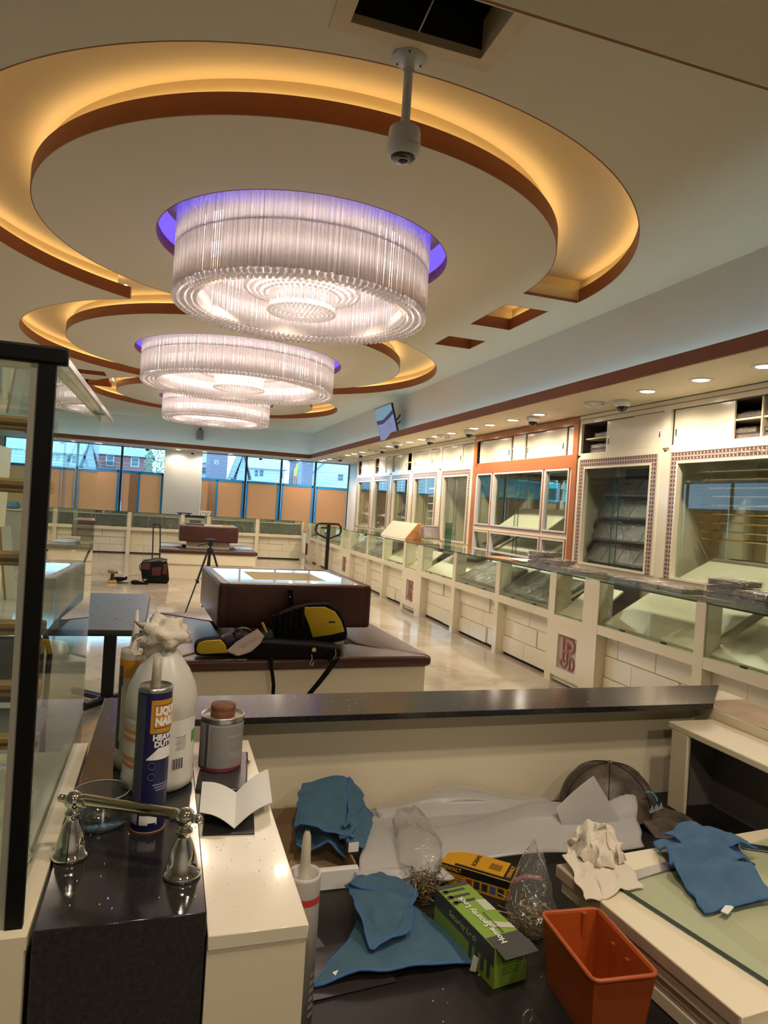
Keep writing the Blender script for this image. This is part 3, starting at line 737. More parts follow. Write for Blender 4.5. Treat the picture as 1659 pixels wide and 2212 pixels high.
def tray_row(base, rz, w, label, group, cols, rows=2, upright=False, lift=0):
    c, s = math.cos(rz), math.sin(rz)
    ang = math.atan2(.26, .445)
    for r in range(rows):
        for k in range(cols):
            y = (k-(cols-1)/2)*(w-.16)/cols
            if upright: x, z, a = .10+.01*(k % 2), .655+.125, -1.25
            else:
                d = .115+.20*r; x, z, a = .055+d*math.cos(ang)-.004, .668+d*math.sin(ang)+.004, -ang
            y += random.uniform(-.008, .008)
            rn = '' if rows == 1 else (', lower row' if r == 0 else ', upper row')
            if abs(rz) < .01: cn = f', {ORD[k]} from near end'
            else: cn = f', {ORD[cols-1-k]} from the left'
            put_tray((base[0]+c*x-s*y, base[1]+s*x+c*y, z+lift), (0, a, rz), label+rn+cn, group, (1.22, 1.28, 1) if upright else None)
RC = [(2.5, 3.74, 0), (3.74, 4.92, 0), (5.60, 6.70, 8), (6.70, 7.88, 8), (7.88, 9.05, 1), (9.79, 10.84, 0), (10.84, 11.81, 8), (11.81, 13.0, 8), (13.73, 14.87, 8), (14.87, 15.99, 2), (15.99, 17.0, 2)]
for i, (a, b, n) in enumerate(RC):
    lb = f'cream glass-fronted showcase counter on the right, {ORD[i]} from the near end'
    counter((XC, (a+b)/2, 0), 0, b-a, lb, 'right-hand showcase counters', seed=i+3)
    if n == 8: tray_row((XC, (a+b)/2), 0, b-a, f'wrapped taupe tray in {ORD[i]} right-hand showcase', f'trays in the {ORD[i]} right showcase', 4)
    elif n == 1:
        for k in range(4): put_tray((XC+.42, a+.2+.26*k, .935), (0, -.2, 0), f'wrapped tray at the back of {ORD[i]} right-hand showcase, {ORD[k]} from near end', f'trays in the {ORD[i]} right showcase')
    elif n == 2: tray_row((XC, (a+b)/2), 0, b-a, f'wrapped taupe tray in {ORD[i]} right-hand showcase', f'trays in the {ORD[i]} right showcase', 3, 1)
# ---- logo pedestals
M['logoplate'] = mat('lilac_logo_plate', (0.46, 0.40, 0.42), 0.25)
M['logo'] = mat('copper_logo', (0.36, 0.13, 0.08), 0.25, metal=0.3)
def logo_mesh():
    """monogram of three joined letters with a hammer, in the plane (y right, z up), 0.30 x 0.31"""
    mb = MB(); tz = .012
    def S(pts, w):     # flat bar stroke along pts (u, v)
        pts = [Vector((0, u, v)) for u, v in pts]
        for a, b in zip(pts[:-1], pts[1:]):
            d = (b-a).normalized(); n = Vector((0, -d.z, d.y))*w/2; e = d*w*.25
            q = [a-n-e, a+n-e, b+n+e, b-n+e]; X = Vector((-tz, 0, 0))
            mb.add(q+[v+X for v in q], [(0, 1, 2, 3), (7, 6, 5, 4), (0, 4, 5, 1), (1, 5, 6, 2), (2, 6, 7, 3), (3, 7, 4, 0)])
    def arc(cx, cy, rx, ry, a0, a1, n=12): return [(cx+rx*math.cos(a0+(a1-a0)*i/n), cy+ry*math.sin(a0+(a1-a0)*i/n)) for i in range(n+1)]
    S([(-.075, .128), (-.075, -.085)], .024); S([(-.105, .128), (-.02, .128)], .016); S([(-.105, -.085), (-.045, -.085)], .014)   # P stem and serifs
    S([(-.03, .128)]+arc(.02, .068, .075, .060, PI/2, -PI/2)+[(-.075, .008)], .022)
    S([(-.01, .06), (-.01, -.085)]+arc(-.06, -.085, .05, .05, 0, -PI, 10), .022)                                              # J
    S([(.035, -.03), (.035, -.145)], .018); S([(.02, -.03)]+arc(.045, -.0875, .055, .0575, PI/2, -PI/2)+[(.02, -.145)], .016)         # D
    S([(-.045, .086), (-.005, .086)], .022); S([(-.045, .066), (.0, .072), (.03, .07)], .008); S([(.0, .09), (.03, .08), (.045, .045)], .007); S([(.015, .065), (.028, .04)], .007)  # hammer
    return mb.mesh('logo')
LOGO = logo_mesh(); LOGO.materials.append(M['logo'])
PD = [(4.92, 5.60, 'nearest'), (9.05, 9.79, 'second'), (13.0, 13.73, 'third'), (17.0, 17.48, 'farthest')]
for a, b, nm in PD:
    w = b-a; t = thing('logo_pedestal', f'narrow cream counter pedestal with copper monogram, {nm} from the camera', 'showcase', (XC, (a+b)/2, 0), 0, 'monogram pedestals'); h = w/2; th = .17 if w > .5 else .1
    body = MB(); x1 = .17
    yl, yr, zl, zr = -.02-.15+.06, -.02+.15+.06, .15, .456    # plate opening
    a0, a1 = -h+th, h-.06
    body.box(.0, x1, -h, a0, 0, CT-.012); body.box(0, x1, a1, h, 0, CT-.012)
    body.box(.0, .03, a0, yl, .07, .616); body.box(0, .03, yr, a1, .07, .616); body.box(0, .03, yl, yr, .07, zl); body.box(0, .03, yl, yr, zr, .616)
    body.box(.03, .05, a0, a1, .02, .616); body.box(.03, DEP, a0, a1, .60, .62); body.box(DEP-.02, DEP, -h, h, 0, CT-.012)
    obj('body', body, 'cream', t)
    pl = obj('logo_plate', MB().box(.022, .03, yl, yr, zl, zr), 'logoplate', t)
    lo = obj('monogram', LOGO, 'logo', pl, loc=(.024, (yl+yr)/2, (zl+zr)/2+.005)); lo.scale = (1, -1, 1)
    obj('glass_front', MB().box(.012, .018, a0, a1, .62, CT-.012), 'glassg', t)
    obj('glass_top', MB().box(0, DEP-.01, -h+.004, h-.004, CT-.010, CT), 'glassg', t)
    obj('glass_top_edge', MB().box(-.002, .004, a0, a1, CT-.011, CT+.001), 'edge', t)
    obj('back_panel', MB().box(.52, .53, a0, a1, .62, CT-.012), 'velvet', t)
    sl = MB(); sl.prism([(.045, .625), (.40, .90), (.41, .89), (.06, .622)], a0+.005, a1-.005, axis='y'); obj('sloped_display_board', sl, 'creamm', t)
# ---- far counters
FC = [(-3.2, -2.03), (-2.03, -.845), (-.845, .38), (.38, 1.0), (1.0, 2.205), (2.205, 3.39)]
fn = ['leftmost far', 'second far', 'third far', 'narrow far', 'fifth far', 'rightmost far']
for i, (a, b) in enumerate(FC):
    counter(((a+b)/2, 17.5, 0), PI/2, b-a, f'{fn[i]} showcase counter under the papered windows', 'far showcase counters', seed=i+40)
    if i != 3: tray_row(((a+b)/2, 17.5), PI/2, b-a, f'wrapped tray standing upright in the {fn[i]} showcase', f'trays in the {fn[i]} showcase', 3, 1, upright=True); tray_row(((a+b)/2, 17.68), PI/2, b-a, f'wrapped tray sloping behind in the {fn[i]} showcase', f'trays behind in the {fn[i]} showcase', 3, 1, lift=.04)
    else: put_tray(((a+b)/2, 17.65, .80), (0, -.5, PI/2), 'plastic-wrapped tray inside the narrow far showcase', 'tray in narrow far showcase')
# ================================================================== wall cabinets
XK, KD = 4.56, 0.62
def mosaic(name):
    m = bpy.data.materials.new(name); m.use_nodes = True; nt = m.node_tree; N = nt.nodes; L = nt.links; b = N['Principled BSDF']; b.inputs['Roughness'].default_value = 0.25
    tc = N.new('ShaderNodeTexCoord'); 
    def wave(sc, ax):
        w = N.new('ShaderNodeTexWave'); w.wave_type = 'BANDS'; w.bands_direction = ax; w.inputs['Scale'].default_value = sc; L.new(tc.outputs['Object'], w.inputs['Vector']); return w.outputs['Fac']
    mx = N.new('ShaderNodeMath'); mx.operation = 'MAXIMUM'; L.new(wave(7.5, 'Y'), mx.inputs[0]); L.new(wave(7.5, 'Z'), mx.inputs[1])
    mn = N.new('ShaderNodeMath'); mn.operation = 'MULTIPLY'; L.new(wave(15, 'Y'), mn.inputs[0]); L.new(wave(15, 'Z'), mn.inputs[1])
    sb = N.new('ShaderNodeMath'); sb.operation = 'SUBTRACT'; L.new(mx.outputs[0], sb.inputs[0]); L.new(mn.outputs[0], sb.inputs[1])
    r = N.new('ShaderNodeValToRGB'); e = r.color_ramp.elements; e[0].position = .38; e[0].color = (.12, .065, .05, 1); e[1].position = .55; e[1].color = (.50, .37, .30, 1)
    L.new(sb.outputs[0], r.inputs[0]); L.new(r.outputs[0], b.inputs['Base Color']); return m
M['mosaic'] = mosaic('carved_lattice_trim')
M['lilac'] = mat('pale_blue_inner_frame', (0.62, 0.62, 0.62), 0.3)
UP0, UP1, WT, WB = 2.272, 2.618, 2.112, 1.0
DOOR_H = {}
def cabinet(y0, y1, label, doors, gaps, windows_, framem='cream', trim=True, back='mirror', lo=WB, hi=WT):
    """y0<y1 world; doors (a,b,depth,handle y or None); gaps (a,b) open dark; windows_ [(a,b,z0,z1)]"""
    t = thing('wall_cabinet', label, 'cabinet', (XK, y0, 0), 0, 'built-in wall cabinets'); w = y1-y0
    def by(mb, a, b, z0, z1, x0=0.0, x1=.03): mb.box(x0, x1, a-y0, b-y0, z0, z1)
    ca = MB(); s = .05
    by(ca, y0, y0+.02, 0, ZS, 0.03, KD); by(ca, y1-.02, y1, 0, ZS, 0.03, KD); by(ca, y0+.02, y1-.02, 0, ZS, KD-.02, KD)
    by(ca, y0+.02, y1-.02, UP0-.04, UP0-.01, .03, KD-.02); by(ca, y0+.02, y1-.02, lo-.04, lo-.012, .03, KD-.02)
    by(ca, y0, y1, 0, lo-.01); obj('carcass', ca, 'creamm', t)
    fr = MB(); by(fr, y0, y1, UP1, ZS-.008); by(fr, y0, y0+s, UP0-.02, UP1); by(fr, y1-s, y1, UP0-.02, UP1); by(fr, y0+s, y1-s, UP0-.06, UP0)
    obj('upper_frame', fr, framem, t)
    obj('header_groove', MB().box(-.001, .004, 0, w, UP1+.045, UP1+.052), 'brown', t)
    li = MB(); by(li, y0+s, y1-s, UP0, UP1, .30, .31); by(li, y0+s, y0+s+.006, UP0, UP1, .03, .30); by(li, y1-s-.006, y1-s, UP0, UP1, .03, .30); by(li, y0+s, y1-s, UP1-.006, UP1, .03, .30); obj('dark_lining', li, 'velvet', t)
    sh = MB(); by(sh, y0+s, y1-s, UP0+.165, UP0+.18, .05, .30); obj('upper_shelf', sh, 'creamm', t); sh = MB(); by(sh, y0+s, y1-s, UP0-.004, UP0+.006, .03, .30); obj('upper_shelf', sh, 'creamm', t)
    for a, b, d, hy in doors:
        do = obj('sliding_door', MB().box(d, d+.018, a-y0, b-y0, UP0+.004, UP1-.004), 'cream', t)
        if hy is not None:
            hd = obj('handle', MB().box(d-.003, d+.002, hy-.014-y0, hy+.014-y0, UP0+.085, UP0+.165), 'chrome', do); obj('finger_hole', MB().box(d-.004, d+.001, hy-.007-y0, hy+.007-y0, UP0+.095, UP0+.155), 'black', do)
    # front panel around the windows
    ys = sorted(set([y0, y1]+[v for wn in windows_ for v in wn[:2]]))
    fp = MB()
    def solid(a, b, z0, z1):
        for (wa, wb, wz0, wz1) in windows_:
            if a >= wa-1e-6 and b <= wb+1e-6 and z0 >= wz0-1e-6 and z1 <= wz1+1e-6: return False
        return True
    zs = sorted(set([lo-.012, UP0-.06]+[v for wn in windows_ for v in wn[2:]]))
    for a, b in zip(ys[:-1], ys[1:]):
        for z0, z1 in zip(zs[:-1], zs[1:]):
            if solid(a, b, z0, z1): by(fp, a, b, z0, z1)
    obj('front_panel', fp, 'cream' if framem == 'cream' else 'cream', t)
    for (a, b, z0, z1) in windows_:
        if trim:
            tm = MB(); q = .085
            by(tm, a-q, b+q, z1, z1+q, -.006, .0); by(tm, a-q, a, z0, z1, -.006, 0); by(tm, b, b+q, z0, z1, -.006, 0); obj('carved_trim', tm, 'mosaic', t)
            ed = MB(); by(ed, a-q-.03, a-q, z0, z1+q+.03, -.01, 0); by(ed, b+q, b+q+.03, z0, z1+q+.03, -.01, 0); by(ed, a-q, b+q, z1+q, z1+q+.03, -.01, 0); obj('outer_moulding', ed, 'cream', t)
        wf = MB(); f = .022
        by(wf, a, b, z1-f, z1, -.012, .05); by(wf, a, b, z0, z0+f, -.012, .05); by(wf, a, a+f, z0+f, z1-f, -.012, .05); by(wf, b-f, b, z0+f, z1-f, -.012, .05); obj('window_frame', wf, 'cream' if framem == 'cream' else 'lilac', t)
        if framem != 'cream':
            of = MB(); by(of, a-.012, b+.012, z1, z1+.012, -.008, 0); by(of, a-.012, b+.012, z0-.012, z0, -.008, 0); by(of, a-.012, a, z0, z1, -.008, 0); by(of, b, b+.012, z0, z1, -.008, 0); obj('copper_beading', of, 'orange', t)
        m_ = (a+b)/2
        if b-a > .7:
            g1 = MB(); by(g1, a+f, m_+.04, z0+f, z1-f, .020, .025); g2 = MB(); by(g2, m_-.04, b-f, z0+f, z1-f, .034, .039)
            obj('glass_pane', g1, 'glass', t); obj('glass_pane', g2, 'glass', t)
            ge = MB(); by(ge, m_+.037, m_+.04, z0+f, z1-f, .018, .027); by(ge, m_-.04, m_-.037, z0+f, z1-f, .032, .041); obj('pane_edge', ge, 'edge', t)
        else: g1 = MB(); by(g1, a+f, b-f, z0+f, z1-f, .020, .025); obj('glass_pane', g1, 'glass', t)
        bk = MB(); by(bk, a-.03, b+.03, z0, z1+.02, KD-.035, KD-.025); obj('back_lining', bk, back, t)
    return t
def slope(t, y0, a, b, z0, z1, x0=.08, x1=.50, m='creamm', nm='sloped_display_board'):
    sl = MB(); sl.prism([(x0, z0), (x1, z1), (x1+.01, z1-.015), (x0+.015, z0-.012)], a-y0, b-y0, axis='y'); return obj(nm, sl, m, t)
def cab_tray(y, x, z, a, label, group): put_tray((XK+x, y, z), (0, -a, 0), label, group)
# second large cabinet: brass rods
y0, y1 = 2.85, 5.525
cb = cabinet(y0, y1, 'large wall cabinet with brass rods behind glass at the right edge', [(4.73, 5.46, .035, 5.43), (3.3, 4.22, .035, None), (2.95, 3.3, .015, 3.2)], [], [(2.98, 5.35, WB, WT)])
obj('upper_divider', MB().box(.04, .30, 4.44-y0, 4.455-y0, UP0, UP1), 'creamm', cb)
for k, z in enumerate([2.02, 1.945, 1.87, 1.795, 1.715, 1.635, 1.555, 1.475, 1.40]):
    xx = .16+.02*k
    r = obj('brass_rod', MB().cyl((xx, .16, z), (xx, 5.35-y0-.03, z), .009, n=10), 'brass', cb)
    obj('rod_collar', MB().cyl((xx, 5.35-y0-.27+.05*(k % 2), z), (xx, 5.35-y0-.245+.05*(k % 2), z), .016, n=12), 'brass', r)
slope(cb, y0, 3.0, 5.33, 1.01, 1.22)
bw = MB(); rr0 = random.Random(12)
for k in range(26): bw.sphere((-.012, 4.62-y0-.02*k, WT+.045+.02*rr0.uniform(-1, 1)), .016, 6, 4)
o = tag(obj('bubble_wrap_strip', bw, 'wrap', loc=(XK, y0, 0)), 'strip of clear bubble wrap stuck along the rod cabinet trim', 'wrap'); o['kind'] = 'stuff'
for k in range(3): cab_tray(4.62+(k % 2)*.04, .17, UP0+.008+.047*(k % 2)+.178*(k // 2), 0, ['lowest', 'second lowest', 'uppermost'][k]+' wrapped tray left of the divider above the rod cabinet', 'trays above the rod cabinet')
for k in range(3): cab_tray(4.33, .17, UP0+.008+.047*(k % 2)+.178*(k // 2), 0, ['lowest', 'second lowest', 'uppermost'][k]+' wrapped tray right of the divider above the rod cabinet', 'trays right of divider above rod cabinet')
# first large cabinet: tiers of trays
y0, y1 = 5.525, 7.01
cb = cabinet(y0, y1, 'tall wall cabinet with tiers of wrapped trays beside the copper frame', [(6.05, 6.53, .035, 6.49), (5.58, 6.05, .018, 5.64)], [], [(5.70, 6.86, WB, WT)], back='velvet')
for k, z in enumerate((1.02, 1.27, 1.52, 1.77)):
    slope(cb, y0, 5.72, 6.84, z, z+.20, .10+.06*k, .23+.06*k, 'velvet')
    for i in range(4):
        put_tray((XK+.150+.06*k, 5.86+.275*i, z+.115), (0, -math.atan2(.20, .13), 0), f'wrapped tray on {ORD[k]} tier up in tray cabinet, {ORD[i]} from right', f'trays on the {ORD[k]} tier')
for k in range(2): cab_tray(6.68, .15, UP0+.01+.047*k, 0, ['lower', 'upper'][k]+' wrapped tray of the pair in the opening above the tray cabinet', 'trays above the tray cabinet')
cab_tray(6.62, .15, UP0+.185, 0, 'single wrapped tray on the middle shelf above the tray cabinet', 'trays above the tray cabinet')
# copper framed cabinet
y0, y1 = 7.01, 9.885
cb = cabinet(y0, y1, 'copper framed wall cabinet with three upper and three lower glass windows', [(8.75, 9.76, .035, 8.80), (8.32, 8.66, .018, None), (7.79, 8.30, .035, 8.27), (7.31, 7.77, .018, 7.37), (7.1, 7.29, .035, 7.12)], [], [(9.21, 9.72, 1.33, 2.11), (7.76, 9.16, 1.33, 2.11), (7.165, 7.71, 1.33, 2.11), (9.21, 9.72, .95, 1.245), (7.76, 9.16, .95, 1.245), (7.165, 7.71, .95, 1.245)], framem='orange', trim=False, lo=.90)
op = MB(); op.box(-.014, -.0005, 0, .10, 0, ZS-.05); op.box(-.014, -.0005, y1-y0-.11, y1-y0, 0, ZS-.05); op.box(-.014, -.0005, .1, y1-y0-.11, UP0-.16, UP0-.055); op.box(-.014, -.0005, .1, y1-y0-.11, UP1+.002, ZS-.052)
obj('copper_surround', op, 'orange', cb)
slope(cb, y0, 7.79, 9.13, 1.345, 1.62, .12, .5); slope(cb, y0, 7.79, 9.13, .96, 1.20, .08, .5); slope(cb, y0, 7.19, 7.68, .96, 1.2, .08, .5); slope(cb, y0, 9.23, 9.7, .96, 1.2, .08, .5)
for a, b in ((7.19, 7.68), (9.23, 9.7)):
    for z in (1.62, 1.85): obj('glass_shelf', MB().box(.08, .5, a-y0, b-y0, z, z+.006), 'glassg', cb)
for k in range(4): cab_tray(9.0-.01*k, .30, 1.77+.042*k, 0, ['bottom', 'second', 'third', 'top'][k]+' dark wrapped tray of the pile inside the copper framed cabinet', 'tray pile in the copper cabinet')
for k in range(2): cab_tray(7.44, .2+.15*k, 1.06+.09*k, .5, ['front', 'rear'][k]+' wrapped tray in the lower right window of the copper cabinet', 'trays in lower copper windows')
for k in range(2): cab_tray(9.46, .2+.15*k, 1.06+.09*k, .5, ['front', 'rear'][k]+' wrapped tray in the lower left window of the copper cabinet', 'trays in lower left copper window')
# five far cabinets
FK = [(9.885, 11.29), (11.29, 12.767), (12.767, 14.09), (14.09, 15.41), (15.41, 16.89)]
for i, (a, b) in enumerate(FK):
    m1 = a+(b-a)*(.36 if i != 2 else .50); gapfar = i in (3, 4)
    drs = [(a+.05, m1, .035, m1-.05 if i in (1,) else None), (m1, b-.05-(.28 if gapfar else 0), .018, b-.11-(.28 if gapfar else 0))]
    if i == 2: drs = [(a+.34, m1+.1, .018, a+.40), (m1+.1, b-.05, .035, b-.10)]
    if i == 0: drs = [(a+.05, m1, .035, None), (m1, b-.05, .018, m1+.06), ]
    cb = cabinet(a, b, f'glazed cream wall cabinet, {ORD[i]} beyond the copper framed one', drs, [], [(a+.17, b-.19, WB, WT)])
    if i in (2, 3, 4):
        for z in (1.02, 1.30): slope(cb, a, a+.19, b-.21, z, z+.22, .1, .38)
        for k in range(3):
            for q, z in enumerate((1.02, 1.30)): cab_tray(a+.36+.30*k, .235, z+.115, math.atan2(.22, .28), f'wrapped tray in {ORD[i]} cabinet past copper one, '+['lower', 'upper'][q]+f' tier, {ORD[k]} from near', f'trays in the {ORD[i]} far cabinet')
    if i == 1:
        for z in (1.2, 1.34, 1.48, 1.62, 1.76, 1.90): obj('white_shelf', MB().box(.1, .5, .2, (b-a)*.5, z, z+.02), 'creamm', cb)
    if gapfar:
        for k in range(2): cab_tray(b-.2, .16, UP0+.01+.19*k, 0, ['lower', 'upper'][k]+f' wrapped tray in the open upper corner of the {ORD[i]} far cabinet', f'trays above the {ORD[i]} far cabinet')
# ================================================================== things on the counters
def flat_tray(x, y, z, rz, label, group): put_tray((x, y, z), (0, 0, rz), label, group)
CZ = CT+.004
for k in range(3): flat_tray(3.76, 6.28-.005*k, CZ+.049*k, .1+PI/2*(0), ['bottom', 'middle', 'top'][k]+' wrapped tray of the stack before the copper cabinet', 'three-high tray stack')
for k in range(3): flat_tray(3.63+.005*k, 5.88-.28*k+.0, CZ, .05*k, ['farthest', 'middle', 'nearest'][k]+' wrapped tray of the row above the nearest monogram', 'row of trays above the monogram')
flat_tray(3.66, 5.86, CZ+.049, .1, 'plastic-wrapped tray on top of the row above the monogram', 'top tray above the monogram')
for k in range(3): flat_tray(3.68+.004*k, 4.72-.27*k, CZ, -.04*k, ['farthest', 'middle', 'nearest'][k]+' wrapped tray of the low row on the second showcase top', 'low row of trays')
for k in range(3): flat_tray(3.83, 3.86-.01*k, CZ+.049*k, .12+.05*k, ['bottom', 'middle', 'top'][k]+' wrapped tray of the tall stack at the right edge', 'tall tray stack at right edge')
for k in range(2): flat_tray(3.78, 3.54, CZ+.049*k, -.1, ['lower', 'upper'][k]+' wrapped tray of the pile cut by the right edge', 'front tray pile at right edge')
for i, (x, y, rz, a, b) in enumerate([(3.70, 7.0, .1, .14, .3), (3.80, 6.75, -.12, .12, .22)]):
    tag(obj('backing_board', MB().box(-a, a, -b, b, 0, .006), ['wood', 'paper'][i], loc=(x, y, CT+.002+.007*i), rot=(0, 0, rz)), ['thin tan board lying on the fourth showcase top', 'white board sheet lying on the tan board'][i], 'board')
t = thing('slanted_riser', 'cream slanted display riser with raw plywood side on the counter', 'riser', (3.69, 10.48, CT+.002))
obj('cream_shell', MB().prism([(0, 0), (.30, 0), (.30, .265), (.215, .265)], .012, 1.31, axis='y'), 'cream', t)
obj('plywood_side', MB().prism([(.012, .0), (.30, 0), (.30, .26), (.22, .26)], 0, .012, axis='y'), 'ply', t)
[obj('clip', MB().box(.02, .05, q, q+.03, .02, .03), 'chrome', t) for q in (.35, 1.0)]
for k in range(2): put_tray((4.02+.02*k, 10.25-.03*k, 1.135), (0, -1.05, PI/2), ['front', 'rear'][k]+' wrapped tray leaning behind the slanted riser', 'trays leaning at the riser')
t = thing('glass_strip', 'upright greenish glass strip standing on the counter', 'glass panel', (3.98, 9.49, CT+.002)); obj('pane', MB().box(0, .10, 0, .008, 0, .325), thin_glass('green_strip', (.45, .62, .58), base=.05), t); obj('edge', MB().box(.10, .104, 0, .008, 0, .325), 'edge', t)
t = thing('water_bottle', 'small clear plastic bottle on the counter beside the riser', 'bottle', (3.93, 12.75, CT+.002))
obj('body', MB().lathe([(0, 0), (.032, .002), (.034, .03), (.032, .1), (.034, .12), (.028, .15), (.013, .175), (.013, .185)], n=20), 'glass', t, fixn=True); obj('cap', MB().cyl((0, 0, .185), (0, 0, .2), .015, n=14), 'white', t)
t = thing('blue_tool', 'dark blue clamp-like tool on the far counter', 'tool', (.42, 17.7, CT+.002)); obj('bar', MB().rbox(-.18, .18, -.02, .02, .02, .045, .008), 'navy' if 'navy' in M else mat('navy_plastic', (.01, .03, .2), .4), t); obj('jaw', MB().rbox(.04, .14, -.03, .03, 0, .03, .008).rbox(-.14, -.06, -.02, .02, 0, .03, .006), mat('navy_jaw', (.01, .03, .2), .4), t)
t = thing('white_carton', 'small white printed carton on the far counter before the pillar', 'box', (.92, 17.7, CT+.002)); obj('carton', MB().prism([(-.10, 0), (.10, 0), (.14, .12), (-.13, .12)], -.08, .08, axis='y'), 'paper', t)
pm = MB()
for dx, dz in ((-.06, .07), (.0, .06), (.06, .075), (.03, .03)): pm.box(dx-.012, dx+.012, -.083, -.0805, dz-.012, dz+.012)
obj('print', pm, 'black', t)
# ================================================================== furniture and tools in the middle of the room
def rprism(poly, z0, z1, r, seg=2, axis='z', mtx=None):
    mb0 = MB().prism(poly, z0, z1, axis=axis); me = mb0.mesh('x'); bm = bmesh.new(); bm.from_mesh(me); bpy.data.meshes.remove(me)
    bmesh.ops.recalc_face_normals(bm, faces=bm.faces[:])
    bmesh.ops.bevel(bm, geom=bm.edges[:], offset=r, segments=seg, profile=.5, affect='EDGES', clamp_overlap=True)
    bm.verts.index_update(); out = MB(); out.add([(mtx @ v.co if mtx else v.co.copy()) for v in bm.verts], [[v.index for v in f.verts] for f in bm.faces], True); bm.free(); return out
M['tabletop'] = mat('cream_polished_top', (0.78, 0.72, 0.60), 0.05, coat=0.5)
def ottoman(c, rz, label):
    t = thing('ottoman_bench', label, 'bench', (c[0], c[1], 0), rz, 'leather island benches')
    obj('base_plinth', MB().box(-.80, .80, -.80, .80, 0, .262), 'cream', t); obj('base_panel', MB().box(-.83, .83, -.83, .83, .262, .45), 'cream', t)
    B, I = .865, .44
    quads = [[(-B, -B), (B, -B), (I, -I), (-I, -I)], [(B, -B), (B, B), (I, I), (I, -I)], [(B, B), (-B, B), (-I, I), (I, I)], [(-B, B), (-B, -B), (-I, -I), (-I, I)]]
    for q in quads:
        cx = sum(p[0] for p in q)/4; cy = sum(p[1] for p in q)/4; q = [(cx+(x-cx)*.992, cy+(y-cy)*.992) for x, y in q]
        obj('seat_cushion', rprism(q, .45, .525, .022, 3), 'leather', t)
    obj('column', MB().box(-.39, .39, -.39, .39, .45, .67), 'cream', t)
    W = .525
    obj('back_cushion', MB().rbox(-W+.05, W-.05, -W, -W+.08, .65, .945, .022, 3, soft=True), 'leather', t)
    obj('back_cushion', MB().rbox(-W+.05, W-.05, W-.08, W, .65, .945, .022, 3, soft=True), 'leather', t)
    obj('back_cushion', MB().rbox(-W-.002, -W+.075, -W, W, .65, .948, .022, 3, soft=True), 'leather', t)
    obj('back_cushion', MB().rbox(W-.075, W+.002, -W, W, .65, .948, .022, 3, soft=True), 'leather', t)
    a, b, o0, o1, p0, p1 = -W+.05, W-.05, -.25, .27, -.26, .26
    tp = MB()
    for bx in ((a, o0, a, b), (o1, b, a, b), (o0, o1, a, p0), (o0, o1, p1, b)): tp.box(*bx, .90, .941)
    obj('table_top', tp, 'tabletop', t)
    ins = MB(); ins.box(o0-.01, o1+.01, p0-.01, p1+.01, .84, .85)
    for bx in ((o0-.012, o0, p0, p1), (o1, o1+.012, p0, p1), (o0, o1, p0-.012, p0), (o0, o1, p1, p1+.012)): ins.box(*bx, .85, .90)
    obj('sunken_tray', ins, 'creamm', t)
    return t
ottoman((.845, 5.08), math.radians(3.2), 'near square brown leather bench with raised central back block')
o2 = ottoman((.77, 13.53), 0, 'far square brown leather bench near the trolley bag')
tag(obj('folded_cardboard', MB().box(-.17, .17, -.05, .05, 0, .03).box(.15, .172, -.052, .052, -.002, .032), 'tray', loc=(.50, 13.14, .947)), 'flat grey-brown box on top of the far bench', 'box')
for i, (x, y, a, b) in enumerate([(.10, 13.55, .19, .33), (1.44, 13.5, .17, .36)]):
    tag(obj('paper_cover', MB().rbox(-a, a, -b, b, 0, .012, .004, 1), mat('bluish_plastic_sheet', (.55, .58, .66), .25), loc=(x, y, .527)), ['pale plastic sheet on the left seat of the far bench', 'pale plastic sheet on the right seat of the far bench'][i], 'sheet', 'plastic sheets on the far bench')
# table
M['tabledark'] = mat('dark_table_laminate', (0.022, 0.026, 0.036), 0.36, spec=1.0, var=0.3, scale=9)
t = thing('cafe_table', 'black pedestal table with glossy top reflecting the windows', 'table', (-.32, 4.63, 0))
obj('table_top', MB().rbox(-.24, .24, -.70, .70, .722, .75, .004, 1), 'tabledark', t); obj('edge_trim', MB().rbox(-.243, .243, -.703, .703, .716, .724, .002, 1), 'black', t)
obj('pedestal', MB().box(-.04, .04, .42, .50, .05, .72), 'black', t); obj('mounting_plate', MB().box(-.15, .15, .25, .65, .70, .718), 'black', t)
ft = MB(); ft.cyl((.0, .46, .05), (-.13, .30, .045), .03, n=14); obj('foot', ft, 'black', t)
obj('foot', MB().cyl((0, .46, .05), (-.24, .72, .04), .026, n=14), 'black', t); obj('foot', MB().cyl((0, .46, .05), (.2, .62, .045), .03, n=14), 'black', t); obj('foot', MB().cyl((0, .46, .05), (.1, .2, .045), .03, n=14), 'black', t)
mk = MB(); rr = random.Random(5)
for i in range(26):
    x, y = rr.uniform(-.2, .2), rr.uniform(-.6, .6); mk.box(x-.012*rr.random(), x+.016*rr.random(), y-.006, y+.006*rr.random(), .7502, .7506)
o = obj('scuff_marks', mk, mat('scuff', (.004, .004, .006), .6), t); o['kind'] = 'stuff'
